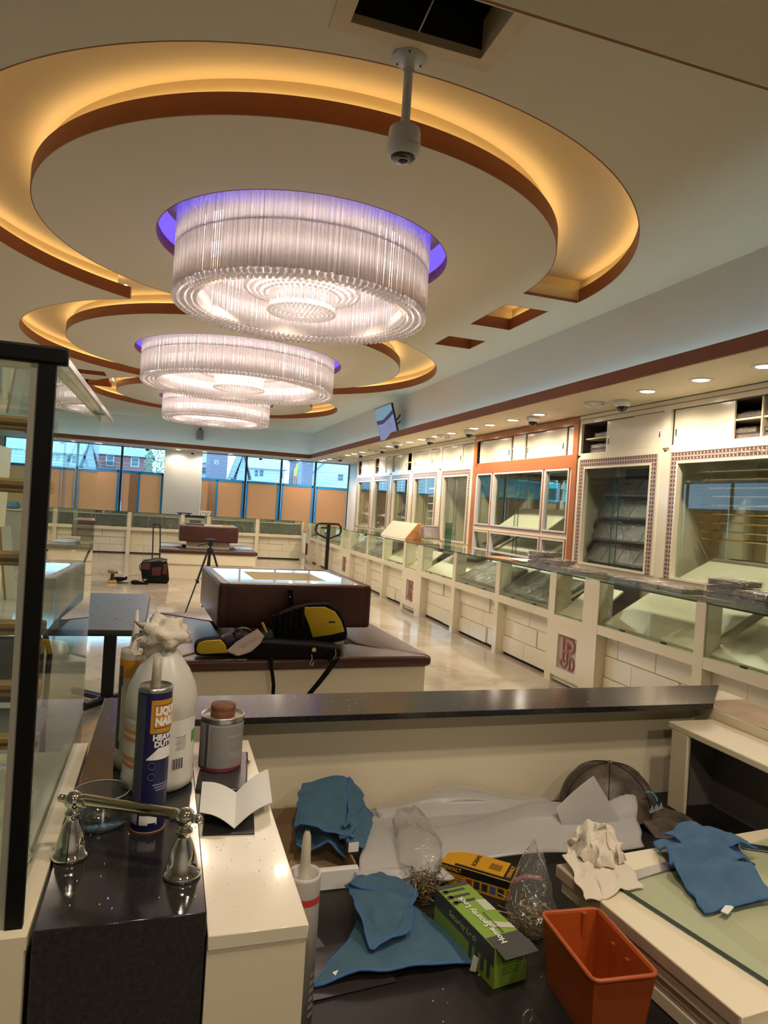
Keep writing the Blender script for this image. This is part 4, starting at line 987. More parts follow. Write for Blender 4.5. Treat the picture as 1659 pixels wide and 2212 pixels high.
# chair behind the showcase
t = thing('stacking_chair', 'black framed chair with grey padded back behind the showcase', 'chair', (-.66, 3.25, 0))
M['greyfab'] = mat('grey_vinyl', (.17, .15, .16), .5)
fr = MB()
for s in (-1, 1): 
    fr.tube([(s*.18, .22, 0), (s*.18, .18, .45), (s*.18, .24, .72), (s*.15, .25, .83), (s*.08, .255, .86), (0, .255, .865)], .013, 8); 
obj('back_frame', fr, 'black', t)
for s in (-1, 1): obj('leg', MB().tube([(s*.19, -.2, 0), (s*.19, -.18, .44)], .013, 8), 'black', t)
[obj('stretcher', MB().cyl((-.19, q, .2), (.19, q, .2), .01, n=8), 'black', t) for q in (-.19, .2)]
obj('backrest', MB().rbox(-.155, .155, .225, .265, .50, .80, .035, 4), 'greyfab', t); obj('seat', MB().rbox(-.2, .2, -.21, .2, .43, .49, .025, 3), 'greyfab', t)
# tripod
t = thing('camera_tripod', 'black camera tripod standing between the two benches', 'tripod', (.565, 9.15, 0))
for i, (dx, dy) in enumerate([(-.268, -.185), (-.034, .362), (.30, -.12)]):
    top = Vector((dx*.10, dy*.10, .80)); mid = Vector((dx*.55, dy*.55, .40)); ft = Vector((dx, dy, .012))
    lg = obj('leg', MB().tube([top, mid], .014, 8).tube([mid, ft], .0095, 8), 'black', t)
    obj('leg_lock', MB().tube([mid+Vector((0, 0, .03)), mid-Vector((dx*.04, dy*.04, .02))], .02, 8), 'black', lg); obj('rubber_foot', MB().sphere((dx, dy, .014), .014, 8, 6), 'black', lg)
    obj('brace', MB().cyl((dx*.5, dy*.5, .44), (0, 0, .43), .004, n=6), 'black', lg)
obj('centre_column', MB().cyl((0, 0, .38), (0, 0, .86), .013, n=10), 'black', t); obj('crown', MB().cyl((0, 0, .77), (0, 0, .83), .035, n=14), 'black', t)
obj('head', MB().rbox(-.03, .03, -.03, .03, .86, .93, .008).rbox(-.055, .05, -.035, .035, .93, .945, .004), 'black', t)
obj('pan_handle', MB().tube([(0, 0, .89), (-.07, -.02, .88), (-.16, -.04, .86)], [.008, .009, .016], 8), 'black', t)
# trolley tool bag
t = thing('trolley_tool_bag', 'open black and dark red wheeled tool bag with telescopic handle', 'bag', (-.13, 12.05, 0))
M['maroon'] = mat('maroon_nylon', (.07, .012, .018), .8, bump=.2, bscale=200)
bo = [(-.19, .045), (-.14, 0), (.20, 0), (.235, .045), (.205, .26), (.185, .36), (.07, .385), (-.09, .355), (-.215, .34), (-.225, .25), (-.21, .15)]
obj('body', rprism([(x, z) for x, z in bo], -.13, .13, .025, 3, axis='y'), 'blackfab', t)
obj('red_panel', rprism([(-.05, .13), (.09, .13), (.10, .28), (-.05, .26)], -.142, -.128, .006, 2, axis='y'), 'maroon', t); obj('red_panel', MB().rbox(.12, .19, -.142, -.12, .15, .33, .01, 2), 'maroon', t); obj('red_panel', MB().rbox(-.205, -.08, -.142, -.12, .22, .33, .01), 'maroon', t)
obj('rim', MB().tube([(-.2, -.11, .345), (-.08, -.12, .36), (.05, -.11, .39), (.17, -.1, .37), (.18, .1, .38), (.05, .12, .40), (-.1, .11, .37), (-.2, .1, .355)], .014, 8, closed=True), mat('grey_webbing', (.09, .08, .075), .8), t)
obj('flap', MB().add([(-.05, -.12, .37), (.1, -.13, .33), (.15, -.125, .38), (.0, -.06, .40)], [(0, 1, 2, 3)]), mat('flap_lining', (.13, .11, .10), .8), t)
obj('carry_loop', MB().tube([(-.215, -.08, .33), (-.245, -.08, .28), (-.23, -.08, .20)], .009, 6), 'blackfab', t)
hd = MB(); hd.tube([(.06, .16, .02), (.06, .16, .55), (.035, .16, .975)], .011, 8).tube([(-.06, .16, .02), (-.06, .16, .55), (-.075, .16, .975)], .011, 8); obj('telescopic_handle', hd, 'black', t); obj('grip', MB().rbox(-.085, .045, .145, .175, .955, .985, .008), 'black', t)
for x in (-.15, .17): obj('wheel', MB().cyl((x, .10, .045), (x+.03, .10, .045), .045, n=16), 'black', t)
mw = MB(); mw.box(-.165, -.15, -.134, -.131, .045, .075).box(-.15, -.125, -.134, -.131, .045, .052).box(-.13, -.122, -.134, -.131, .045, .075); obj('badge', mw, 'white', t)
# drill, multimeter-like tool, gloves
M['drillyel'] = mat('drill_yellow', (.50, .30, .03), .45); M['tan'] = mat('tan_drill_body', (.22, .16, .09), .5)
t = thing('cordless_drill', 'yellow and black cordless drill standing on its battery', 'drill', (-.78, 11.86, 0), .2)
obj('battery', MB().rbox(-.065, .065, -.05, .04, 0, .045, .01), 'drillyel', t); obj('battery_top', MB().rbox(-.05, .05, -.04, .035, .04, .06, .006), 'black', t)
obj('grip', rprism([(-.03, .055), (.02, .055), (.035, .15), (-.02, .16)], -.022, .022, .01, 2, axis='y'), 'black', t)
obj('motor_housing', MB().tube([(-.07, 0, .19), (-.03, 0, .19), (.03, 0, .18), (.05, 0, .176)], [.028, .036, .034, .024], 14), 'tan', t); obj('chuck', MB().tube([(.05, 0, .176), (.08, 0, .17)], [.022, .014], 12), 'black', t); obj('bit', MB().cyl((.08, 0, .17), (.14, 0, .157), .005, n=6), 'steel', t)
gl = MB(); gl.tube([(-.12, .05, .03), (-.03, .06, .04), (.05, .04, .045), (.12, .06, .05)], [.025, .04, .035, .02], 8)
for k in range(4): gl.tube([(.05, .03+.02*k, .04), (.14, .0+.03*k, .05+.01*k)], .011, 6)
tag(obj('work_glove', gl, 'blackfab', loc=(-.70, 12.0, -.002)), 'black work glove lying behind the cordless drill', 'glove')
pl = MB(); pl.tube([(-.07, 0, .02), (.0, -.01, .02), (.10, .01, .015)], [.018, .012, .006], 8).tube([(-.07, .03, .02), (.0, .01, .02), (.10, -.02, .015)], [.016, .012, .006], 8)
tag(obj('pliers', pl, 'black', loc=(-.62, 11.78, 0)), 'dark pliers on the floor right of the drill', 'pliers')
gl = MB(); gl.sphere((0, 0, .035), .06, 12, 8, sx=1.2, sz=.6).tube([(.05, 0, .02), (.12, .01, .02), (.2, .0, .014)], [.03, .018, .012], 8).tube([(.05, .04, .02), (.12, .05, .02), (.19, .05, .014)], [.02, .014, .01], 8)
tag(obj('work_glove', gl, 'blackfab', loc=(-.42, 11.75, -.001)), 'crumpled black glove on the floor left of the trolley bag', 'glove')
# pallet jack behind the near bench
t = thing('pallet_jack', 'black pallet jack with looped handle behind the near bench', 'pallet jack', (1.99, 8.6, 0))
zt = 1.245
obj('handle_loop', MB().tube([(-.13, 0, zt), (.13, 0, zt), (.158, 0, zt-.03), (.165, 0, zt-.09), (.15, 0, zt-.13), (.03, 0, zt-.185), (-.03, 0, zt-.185), (-.15, 0, zt-.13), (-.17, 0, zt-.09), (-.16, 0, zt-.03)], .014, 8, closed=True), 'black', t)
obj('tiller', MB().rbox(-.022, .022, -.02, .02, .45, zt+.005, .006), 'black', t); obj('lever', MB().rbox(-.10, -.01, -.008, .008, zt-.065, zt-.045, .004), 'black', t)
obj('pump_body', MB().cyl((0, 0, .10), (0, 0, .5), .05, n=16).rbox(-.09, .09, .0, .12, .15, .40, .02), 'black', t)
for s in (-1, 1): obj('fork', MB().rbox(s*.19-.075, s*.19+.075, .08, 1.2, .06, .11, .008), 'black', t); obj('wheel', MB().cyl((s*.06-.02, 0, .09), (s*.06+.02, 0, .09), .09, n=20), 'black', t)
obj('cross_frame', MB().box(-.26, .26, .06, .14, .06, .30), 'black', t)
# panels leaning at the far left
for i, (x, w_, h_, y, yy) in enumerate([(-2.16, .26, 1.98, 9.8, .45), (-2.06, .13, .72, 9.55, .3)]):
    tag(obj('upright_board', MB().box(0, .02, -yy, yy, 0, h_), 'creamm', loc=(x, y+.3, 0), rot=(0, .03, 0)), ['tall cream panel standing at the left behind the showcase', 'low cream panel behind the leaning door panel'][i], 'panel')
t = thing('leaning_panel', 'narrow white panel with raw wood edge leaning at far left', 'panel', (-1.90, 9.85, 0), .15); 
obj('face', MB().box(0, .11, 0, .012, 0, .95, mtx=RY(-.12)), 'white', t); obj('wood_batten', MB().box(-.03, 0, 0, .04, 0, .94, mtx=RY(-.12)), 'wood', t)
t = thing('low_cabinet', 'tan sided low cabinet at the far left end', 'cabinet', (-3.35, 15.6, 0)); obj('body', MB().box(-.75, .55, 0, 1.1, 0, .955), mat('tan_side', (.55, .46, .34), .4), t); obj('top', MB().box(-.77, .57, -.02, 1.1, .955, .985), 'cream', t); obj('edge_band', MB().box(-.75, .55, -.004, 0, .94, .955), 'wood', t)
mb, _ = None, None
cl = MB(); cl.sphere((0, 0, .05), .11, 16, 10, sx=1.3, sz=.75); cl.v = [(x*(1+.3*mnoise.noise(Vector((x, y, z))*14)), y, max(.002, z*(1+.5*mnoise.noise(Vector((x, y, z))*16+Vector((3, 1, 0)))))) for x, y, z in cl.v]
tag(obj('blue_rag', cl, 'bluecloth', loc=(-3.02, 15.75, .986)), 'crumpled blue rag on the far left low cabinet', 'cloth')
# ---- tool backpack on the near bench
t = thing('tool_backpack', 'open black and yellow tool backpack lying on the near bench', 'bag', (.75, 4.4, .53))
def loc(pts): return [(x-.75, z-.53) for x, z in pts]
outer = [(.676,.725),(.738,.777),(.808,.815),(.932,.843),(1.053,.849),(1.125,.803),(1.171,.73),(1.192,.643),(1.179,.602),(1.084,.585),(.815,.588),(.684,.601)]
yel = [(.867,.819),(1.021,.825),(1.091,.796),(1.136,.737),(1.165,.663),(1.081,.642),(.953,.622),(.921,.707)]
lower = [(.563,.629),(.662,.629),(.951,.611),(1.105,.592),(1.115,.54),(1.072,.53),(.916,.53),(.685,.53),(.547,.53),(.509,.535)]
lout = [(.205,.575),(.214,.615),(.261,.633),(.356,.64),(.42,.60),(.545,.60),(.603,.625),(.643,.575),(.572,.535),(.438,.53),(.257,.532),(.214,.54)]
lyel = [(.216,.579),(.225,.616),(.266,.631),(.355,.638),(.387,.604),(.404,.556),(.243,.548),(.221,.56)]
obj('lid_flap', rprism(loc(outer), -.02, .045, .018, 3, axis='y'), 'blackfab', t)
obj('lid_yellow_panel', rprism(loc(yel), -.028, -.012, .006, 2, axis='y'), 'yellow', t)
for k in range(6): x = -.06+.036*k; obj('pocket', MB().rbox(x-.016, x+.016, -.045, -.018, .10+.012*k, .24+.012*k, .010, 2, soft=True), 'blackfab', t)
obj('main_compartment', rprism(loc(lower), -.20, -.02, .035, 3, axis='y'), 'blackfab', t)
obj('side_flap', rprism(loc(lout), -.16, -.05, .02, 3, axis='y'), 'blackfab', t)
obj('side_yellow_panel', rprism(loc(lyel), -.172, -.155, .008, 2, axis='y'), 'yellow', t)
tri_ = MB(); tri_.box(.28, .36, -.031, -.0285, .19, .205).box(.30, .35, -.031, -.0285, .175, .18); obj('badge', tri_, mat('badge_print', (.75, .55, .08), .5), t)
bm2 = MB(); bm2.box(.30, .345, -.033, -.031, .192, .203); obj('badge_lettering', bm2, 'black', t)
s1 = [(.658, -.195, .49), (.671, -.21, .437), (.681, -.215, .375), (.681, -.21, .30)]; obj('strap', MB().ribbon([(x-.75, y, z-.53) for x, y, z in [(.66, -.12, .56), (.658, -.235, .525)]+[(x, -.245, z) for x, y, z in s1]], (.011, 0, 0), .004), 'blackfab', t)
obj('strap', MB().ribbon([(x-.75, y, z-.53) for x, y, z in [(1.05, -.12, .575), (1.06, -.235, .52), (.996, -.245, .434), (.948, -.245, .371), (.89, -.245, .30)]], (.028, 0, .012), .006), 'blackfab', t)
obj('haul_handle', MB().ribbon([(.05, .06, .39), (.055, .055, .33), (.065, .05, .27)], (.018, 0, 0), .006), 'blackfab', t); obj('handle_stud', MB().sphere((.05, .055, .345), .008, 8, 6), 'steel', t)
for x, z in ((.31, .0), (.375, .02), (.16, -.03)): obj('metal_clip', MB().tube([(x, -.22, z+.06), (x+.004, -.225, z+.03), (x-.008, -.225, z), (x+.01, -.225, z-.012), (x+.012, -.225, z+.01)], .003, 6), 'chrome', t)
obj('snap_button', MB().cyl((.175, -.215, .075-.02), (.175, -.2, .075-.02), .014, n=16), 'brass', t)
ppr = [(.39,.58),(.444,.633),(.567,.714),(.61,.671),(.591,.627),(.539,.577),(.461,.552)]
t2 = thing('paper_booklet', 'bent white instruction booklet tucked into the tool backpack', 'booklet', (.5, 4.23, .54))
for k in range(3):
    pts = [(x-.5, z-.54-.006*k) for x, z in ppr]
    obj('page', MB().prism(pts, -.045+.012*k, -.043+.012*k, axis='y'), mat('page_white', (.72, .62, .60), .8) if k == 0 else mat('page_pink', (.45, .22, .22), .8), t2)
pr_ = MB()
for k in range(5): pr_.box(-.04+.02*k, .0+.02*k, -.0465, -.0455, .06+.014*k, .063+.014*k)
obj('printed_line', pr_, mat('print_grey', (.35, .30, .30), .8), t2)
cbl = []
for k in range(40):
    a = k*.62; cbl.append((.49+.055*math.cos(a)*(1+.15*math.sin(k)), 4.28+.02*math.sin(a*1.3), .665+.035*math.sin(a)))
tag(obj('coiled_cable', MB().tube(cbl, .005, 6), 'black'), 'coil of black cable in the tool backpack flap', 'cable')
t2 = thing('plastic_pouch', 'clear purple plastic pouch of parts in the tool backpack', 'pouch', (.44, 4.32, .60)); obj('pouch', MB().rbox(-.06, .08, -.04, .04, .0, .07, .025, 3, mtx=RY(-.4)), mat('purple_pouch', (.12, .09, .14), .3), t2)
t2 = thing('yellow_marker', 'yellow and green tool tips beside the booklet in the backpack', 'tool', (.62, 4.30, .62)); obj('tip', MB().tube([(-.01, 0, .11), (.02, 0, .05)], .008, 8), 'yellow', t2); obj('card', MB().box(-.01, .07, -.005, .0, .0, .05, mtx=RY(-.3)), mat('dark_green_card', (.03, .07, .05), .4), t2)
# ================================================================== outside
GY, GS = 110.0, 2.444
def ext(x, z, dy=0): k = (GY+dy)/45.0; return (x*k, (z-1.5)*k+1.5)
gm = MB(); gm.box(-90, 90, YW+.4, 160, -.3, -.05); struct('ground', gm, mat('asphalt', (.18, .18, .19), .9))
M['brick'] = mat('red_brick', (.40, .15, .15), .9, var=.15, scale=3); M['siding'] = mat('white_siding', (.80, .82, .82), .8); M['slate'] = mat('hazed_grey_shingle', (.34, .35, .40), .9, var=.2, scale=3); M['greywall'] = mat('hazed_grey_siding', (.52, .55, .57), .85); M['winglass'] = mat('house_glass', (.10, .15, .20), .2)  # house colours lightened and blued to hold the distance haze
M['darkbrick'] = mat('hazed_dark_brick', (.30, .25, .32), .9, var=.2, scale=4)  # brick paled with the same bluish haze
def house(label, x0, x1, ze, zr, wallm, roofm, wins, gable=False, dy=0, door=False):
    (X0, Ze), (X1, Zr) = ext(x0, ze, dy), ext(x1, zr, dy); Y = GY+dy
    t = thing('house', label, 'house', ((X0+X1)/2, Y, 0), 0, 'houses across the street'); w = (X1-X0)/2
    if gable: obj('wall', MB().prism([(-w, -.1), (w, -.1), (w, Ze), (0, Zr), (-w, Ze)], 0, 10, axis='y'), wallm, t)
    else: obj('wall', MB().box(-w, w, 0, 10, -.1, Ze), wallm, t)
    if gable: obj('roof', MB().prism([(-w-.5, Ze-.35), (0, Zr+.12), (w+.5, Ze-.35), (w+.5, Ze-.05), (0, Zr+.5), (-w-.5, Ze-.05)], -.4, 10, axis='y'), roofm, t)
    else: obj('roof', MB().add([(-w-.5, -.6, Ze-.1), (w+.5, -.6, Ze-.1), (w-1, 5, Zr), (-w+1, 5, Zr), (-w-.5, 10.6, Ze-.1), (w+.5, 10.6, Ze-.1)], [(0, 1, 2, 3), (3, 2, 5, 4), (0, 3, 4), (1, 5, 2), (0, 4, 5, 1)]), roofm, t)
    for a, b, c, d in wins:
        (A, C), (B, D) = ext(a, c, dy), ext(b, d, dy); A -= (X0+X1)/2; B -= (X0+X1)/2
        f = obj('window', MB().box(A-.12, B+.12, -.08, .02, C-.12, D+.12), 'siding', t); obj('pane', MB().box(A, B, -.1, -.075, C, (C+D)/2-.03).box(A, B, -.1, -.075, (C+D)/2+.03, D), 'winglass', f)
    return t
h = house('red brick house with hipped shingle roof beyond the left far windows', -5.0, -1.12, 3.68, 5.2, 'brick', 'slate', [(-3.67, -3.3, 2.99, 3.6), (-2.25, -1.86, 3.07, 3.55)])
(A, C), (B, D) = ext(-3.85, 2.68), ext(-3.15, 3.2); mbx = MB(); ox = (ext(-5.0, 0)[0]+ext(-1.12, 0)[0])/2
for k in range(9): x = A+(B-A)*k/8; mbx.box(x-.03-ox, x+.03-ox, -1.0, -.95, C, D)
mbx.box(A-ox, B-ox, -1.02, -.93, D-.05, D+.03); mbx.box(A-ox, B-ox, -1.0, 0, C-.1, C); obj('balcony_rail', mbx, 'black', h)
house('white house with two small windows behind the left showcase glass', -8.1, -5.75, 3.5, 4.6, 'siding', 'greywall', [(-6.91, -6.62, 3.04, 3.4), (-6.5, -6.28, 3.04, 3.4)], dy=13)
house('grey steep gabled house between the white and brick houses', -5.75, -4.85, 2.9, 4.5, 'greywall', 'slate', [], gable=True, dy=-13)
house('pale house with brick chimney wall at the far left', -10.2, -8.2, 3.6, 4.6, 'siding', 'greywall', [], dy=26)
house('small white house left of the dark brick house', .9, 2.43, 3.62, 4.5, 'siding', 'slate', [(1.95, 2.2, 2.9, 3.3)], dy=13)
house('dark brick house beyond the first pane right of the pillar', 2.40, 3.52, 4.6, 5.5, 'darkbrick', 'slate', [(2.75, 2.9, 3.6, 3.75)])
house('grey gabled roof peak behind the second window mullion', 4.15, 4.85, 2.9, 4.4, 'greywall', 'slate', [], gable=True, dy=-13)
house('white sided house with paired windows beyond the middle right panes', 4.80, 7.2, 3.55, 4.8, 'siding', 'greywall', [(5.28, 5.49, 2.97, 3.39), (5.59, 5.83, 3.0, 3.41), (6.95, 7.1, 3.0, 3.35)])
house('dark brick house behind the feather flag', 8.2, 9.1, 4.4, 5.2, 'darkbrick', 'slate', [])
house('white gabled house at the right end of the far windows', 8.45, 14.0, 2.75, 5.6, 'siding', 'slate', [(10.83, 11.18, 3.13, 3.54)], gable=True, dy=13)
for i, (z0, z1) in enumerate([(3.28, 3.30), (3.05, 3.12), (2.90, 2.93), (2.78, 2.82), (3.55, 3.60)]):
    pts = []
    for k in range(13):
        x, z = ext(-10+22*k/12, z0+(z1-z0)*k/12-.12*math.sin(PI*k/12)); pts.append((x*.55, 60, (z-1.5)*.55+1.5))
    tag(obj('power_line', MB().tube(pts, .016, 5), 'grey'), ['middle', 'second lowest', 'third lowest', 'lowest', 'topmost'][i]+' utility wire crossing the view outside', 'wire', 'utility wires outside')
t = thing('feather_flag', 'yellow and red feather banner flag outside the right panes', 'flag', (7.9*1.11, 50, 0)); 
fz = lambda z: (z-1.5)*1.11+1.5
obj('banner', MB().prism([(-.03, fz(2.5)), (.07, fz(2.5)), (.16, fz(3.3)), (.24, fz(4.0)), (.12, fz(4.1)), (-.04, fz(3.6))], 0, .02, axis='y'), mat('yellow_banner', (.8, .5, .08), .7), t)
obj('banner_red_end', MB().prism([(-.02, fz(2.7)), (.05, fz(2.7)), (.08, fz(3.2)), (-.03, fz(3.2))], -.02, -.005, axis='y'), mat('red_banner', (.75, .05, .06), .7), t); obj('pole', MB().cyl((-.05, 0, -.1), (-.05, 0, fz(3.7)), .02, n=8), 'steel', t)
t = thing('utility_pole', 'pale utility pole right of the feather flag', 'pole', (8.2*1.38, 62, 0)); obj('shaft', MB().cyl((0, 0, -.1), (0, 0, 9), .22, .16, n=12), mat('weathered_pole', (.35, .36, .38), .9), t); obj('crossarm', MB().box(-1.1, 1.1, -.08, .08, 8.2, 8.4), 'wood', t)
t = thing('street_tree', 'pale leafy tree between the brick house and the pillar', 'tree', (-.75*2.2, 99, 0)); lf = MB(); rr = random.Random(9)
for k in range(700):
    a, b, r = rr.uniform(0, 2*PI), rr.uniform(-1, 1), rr.uniform(.5, 1)**.5; x, y, z = 1.6*r*math.cos(a), 1.6*r*math.sin(a), 5.2+3.4*b*r; s = .22
    u = Vector((rr.uniform(-1, 1), rr.uniform(-1, 1), rr.uniform(-1, 1))).normalized()*s; v = u.orthogonal().normalized()*s*.5; p = Vector((x, y, z)); lf.add([p-u, p+v, p+u, p-v], [(0, 1, 2, 3)])
o = obj('foliage', lf, mat('pale_leaves', (.28, .36, .22), .8), t, fixn=False); o['kind'] = 'stuff'; obj('trunk', MB().cyl((0, 0, -.1), (0, 0, 5), .16, .08, n=10), 'wood', t)
# shop fronts farther left outside, seen only in the cabinet mirrors
M['teal'] = mat('teal_sign', (.02, .30, .30), .5); M['signblue'] = mat('blue_sign_letters', (.03, .10, .55), .5); M['signyel'] = mat('yellow_sign_letters', (.7, .6, .1), .5)
t = thing('shop_sign', 'teal lunch sign reflected in the copper cabinet glass', 'sign', (-12.4, 41, 0)); obj('board', MB().box(-3.6, 3.6, 0, .2, 2.4, 4.6), 'teal', t); [obj('post', MB().box(q, q+.2, 0, .2, -.1, 2.4), 'grey', t) for q in (-3.4, 3.2)]
letters('lettering', 'LUNCH', .8, 'signyel', t, T(-.6, -.02, 2.95) @ RX(PI/2), .01); letters('lettering', 'FALAFEL', .6, 'paper', t, T(1.9, -.02, 3.5) @ RX(PI/2), .01); letters('lettering', 'MENU', .7, 'paper', t, T(-1.6, -.02, 4.0) @ RX(PI/2), .01)
t = thing('shop_sign', 'dark blue the trucks sign reflected in the tray cabinet glass', 'sign', (-18.8, 41, 0)); obj('board', MB().box(-2.4, 2.4, 0, .2, 2.2, 4.6), mat('dark_sign', (.03, .035, .06), .5), t); [obj('post', MB().box(q, q+.2, 0, .2, -.1, 2.2), 'grey', t) for q in (-2.2, 2.0)]
letters('lettering', 'THE TRUCKS', .75, 'signblue', t, T(0, -.02, 3.7) @ RX(PI/2), .01, bold=.01); letters('lettering', 'made of Change', .42, 'paper', t, T(0, -.02, 2.9) @ RX(PI/2), .01)
# ================================================================== foreground: ledge, showcase, desk
struct('wall_near', MB().box(.2, 1.72, 1.655, 1.745, 0, .985), 'creamm')
hw = struct('wall_desk_right', MB().box(1.535, 1.72, -1.2, 1.66, 0, .978), 'creamm')
M['bareboard'] = mat('bare_pinkish_board', (.52, .38, .27), .8, var=.2, scale=12)
rb = MB(); rr = random.Random(4); vs = []; fs = []
for i in range(30):
    y = -1.2+2.94*i/29
    for j in range(5): vs.append((1.54+.175*j/4, y, .978+.004*rr.random()))
for i in range(29):
    for j in range(4): fs.append((i*5+j, i*5+j+1, i*5+j+6, i*5+j+5))
obj('bare_board_top', rb.add(vs, fs), 'bareboard', hw)
def flecks(t, x0, x1, y0, y1, z, n, seed):
    rr = random.Random(seed); mb = MB()
    for i in range(n): x, y, s = rr.uniform(x0, x1), rr.uniform(y0, y1), rr.uniform(.0003, .0008); mb.box(x-s, x+s, y-s, y+s*1.5, z, z+.0012)
    o = obj('dust_fleck', mb, 'paper', t); o['kind'] = 'stuff'
t = thing('granite_ledge', 'long black granite ledge with mitred right end on the near wall', 'ledge', (.9, 1.66, .985))
obj('slab', MB().prism([(-.823, -.085), (.624, -.085), (.819, .10), (-.823, .10)], 0, .015), 'granite', t); flecks(t, -.7, .6, -.07, .09, .0152, 70, 1)
t = thing('granite_plinth', 'black granite capped plinth beside the glass showcase', 'plinth', (-.02, 1.3, 0)); obj('block', MB().rbox(-.096, .0945, -.462, .46, 0, 1.0, .0015, 1), 'granite', t); flecks(t, -.09, .09, -.45, .45, 1.0002, 60, 2)
t = thing('cream_side_cabinet', 'narrow cream cabinet with glossy top right of the black plinth', 'cabinet', (.138, 1.17, 0)); obj('body', MB().box(-.061, .06, -.335, .335, 0, .955), 'creamm', t); obj('top', MB().rbox(-.061, .062, -.337, .337, .955, .973, .0012, 1), 'cream', t); flecks(t, -.05, .05, -.3, .3, .9732, 60, 3)
# ---- left glass showcase with brass rods
M['caseglass'] = thin_glass('showcase_glass', (.86, .92, .88)); M['caseblack'] = mat('black_polished_edge', (.004, .004, .004), .5, spec=.15)
t = thing('tall_glass_showcase', 'tall glass showcase with black edges and wooden rods at left', 'showcase', (-.136, .85, 0))
obj('base', MB().box(-1.0, .014, -.02, .60, 0, .985), 'creamm', t)
sl = MB(); sl.box(-.028, -.010, .006, .60, .985, 1.0); sl.box(-.005, .016, .006, .60, .985, 1.0); sl.box(-1.0, .016, -.02, .006, .985, 1.0); obj('sill', sl, 'creamm', t); obj('sill_groove', MB().box(-.010, -.005, .006, .60, .985, .992), 'wood', t)
obj('side_pane', MB().box(-.003, .003, .008, .595, .992, 1.642), 'caseglass', t); obj('front_pane', MB().box(-1.0, -.006, .0, .006, 1.0, 1.64), 'glass', t)
obj('corner_bar', MB().box(-.0095, .0085, -.004, .006, .998, 1.636), 'caseblack', t); obj('corner_edge', MB().box(-.0175, -.0095, -.002, .006, 1.0, 1.636), mat('frosted_edge', (.30, .29, .23), .4), t)
obj('top_bar', MB().rbox(-1.0, .020, -.006, .008, 1.636, 1.656, .003, 2), 'caseblack', t); obj('top_pane', MB().box(-1.0, .012, .008, .725, 1.643, 1.651), 'glassg', t)
obj('top_pane_edge', MB().box(.012, .016, .008, .725, 1.643, 1.651), mat('bright_bevel', (.75, .72, .66), .15, spec=.8), t)
obj('back_pane', MB().box(-1.0, .0, .59, .595, 1.0, 1.64), 'glass', t)
M['woodrod'] = mat('honey_wood_rod', (.36, .20, .07), .35, var=.15, scale=14, stretch=(1, 8, 8))
for k, z in enumerate([1.594, 1.497, 1.383, 1.274, 1.178, 1.094]):
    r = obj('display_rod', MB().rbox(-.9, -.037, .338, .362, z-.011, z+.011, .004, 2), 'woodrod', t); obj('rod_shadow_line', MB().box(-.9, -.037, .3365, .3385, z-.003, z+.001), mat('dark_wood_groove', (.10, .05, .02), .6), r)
t = thing('plastic_bag', 'crumpled clear plastic bag inside the showcase base', 'bag', (-.235, 1.02, 1.0))
def blob(rx, ry, rz, seed, amp=.25, nu=20, nv=14):
    mb = MB(); mb.sphere((0, 0, 0), 1, nu, nv); mb.v = [tuple(Vector(v)*(1+amp*mnoise.noise(Vector(v)*2.2+Vector((seed, 0, 0)))+amp*.5*mnoise.noise(Vector(v)*6+Vector((0, seed, 0))))) for v in mb.v]
    mb.v = [(x*rx, y*ry, z*rz) for x, y, z in mb.v]; return mb
M['clearbag'] = thin_glass('clear_poly_bag', (.95, .95, .94), rough=.12, base=.04, haze=(.8, .8, .78), hazew=.09, bump=.8, bscale=30)
o = blob(.075, .06, .075, 1); o.v = [(x, y, z+.07) for x, y, z in o.v]; obj('film', o, 'clearbag', t)
# ---- desk
t = thing('work_desk', 'black topped work desk below the ledge', 'desk', (.87, .9, 0)); obj('top', MB().box(-.665, .66, -.8, .748, .70, .72), 'desk', t); obj('cabinet', MB().box(-.655, .65, -.78, .73, 0, .70), 'creamm', t); flecks(t, -.6, .1, -.4, .7, .7202, 160, 6)
t = thing('desk_riser', 'cream desk riser with slab leg at the right of the desk', 'shelf', (1.375, 1.0, .72))
obj('top', MB().rbox(.0, .155, -.8, .58, .215, .233, .003, 2), 'creamm', t); obj('leg', MB().rbox(0, .012, .50, .565, 0, .217, .004, 2), 'creamm', t); obj('leg', MB().rbox(0, .012, -.5, -.43, 0, .217, .004, 2), 'creamm', t)
obj('back_panel', MB().box(.14, .155, -.5, .565, 0, .215).box(.012, .14, .555, .565, 0, .215), mat('shaded_riser_panel', (.22, .20, .18), .6), t); obj('cable_cutout', MB().box(.12, .15, .18, .26, .2332, .2338), 'grey', t)  # back panel's dark grey holds the shade under the riser top
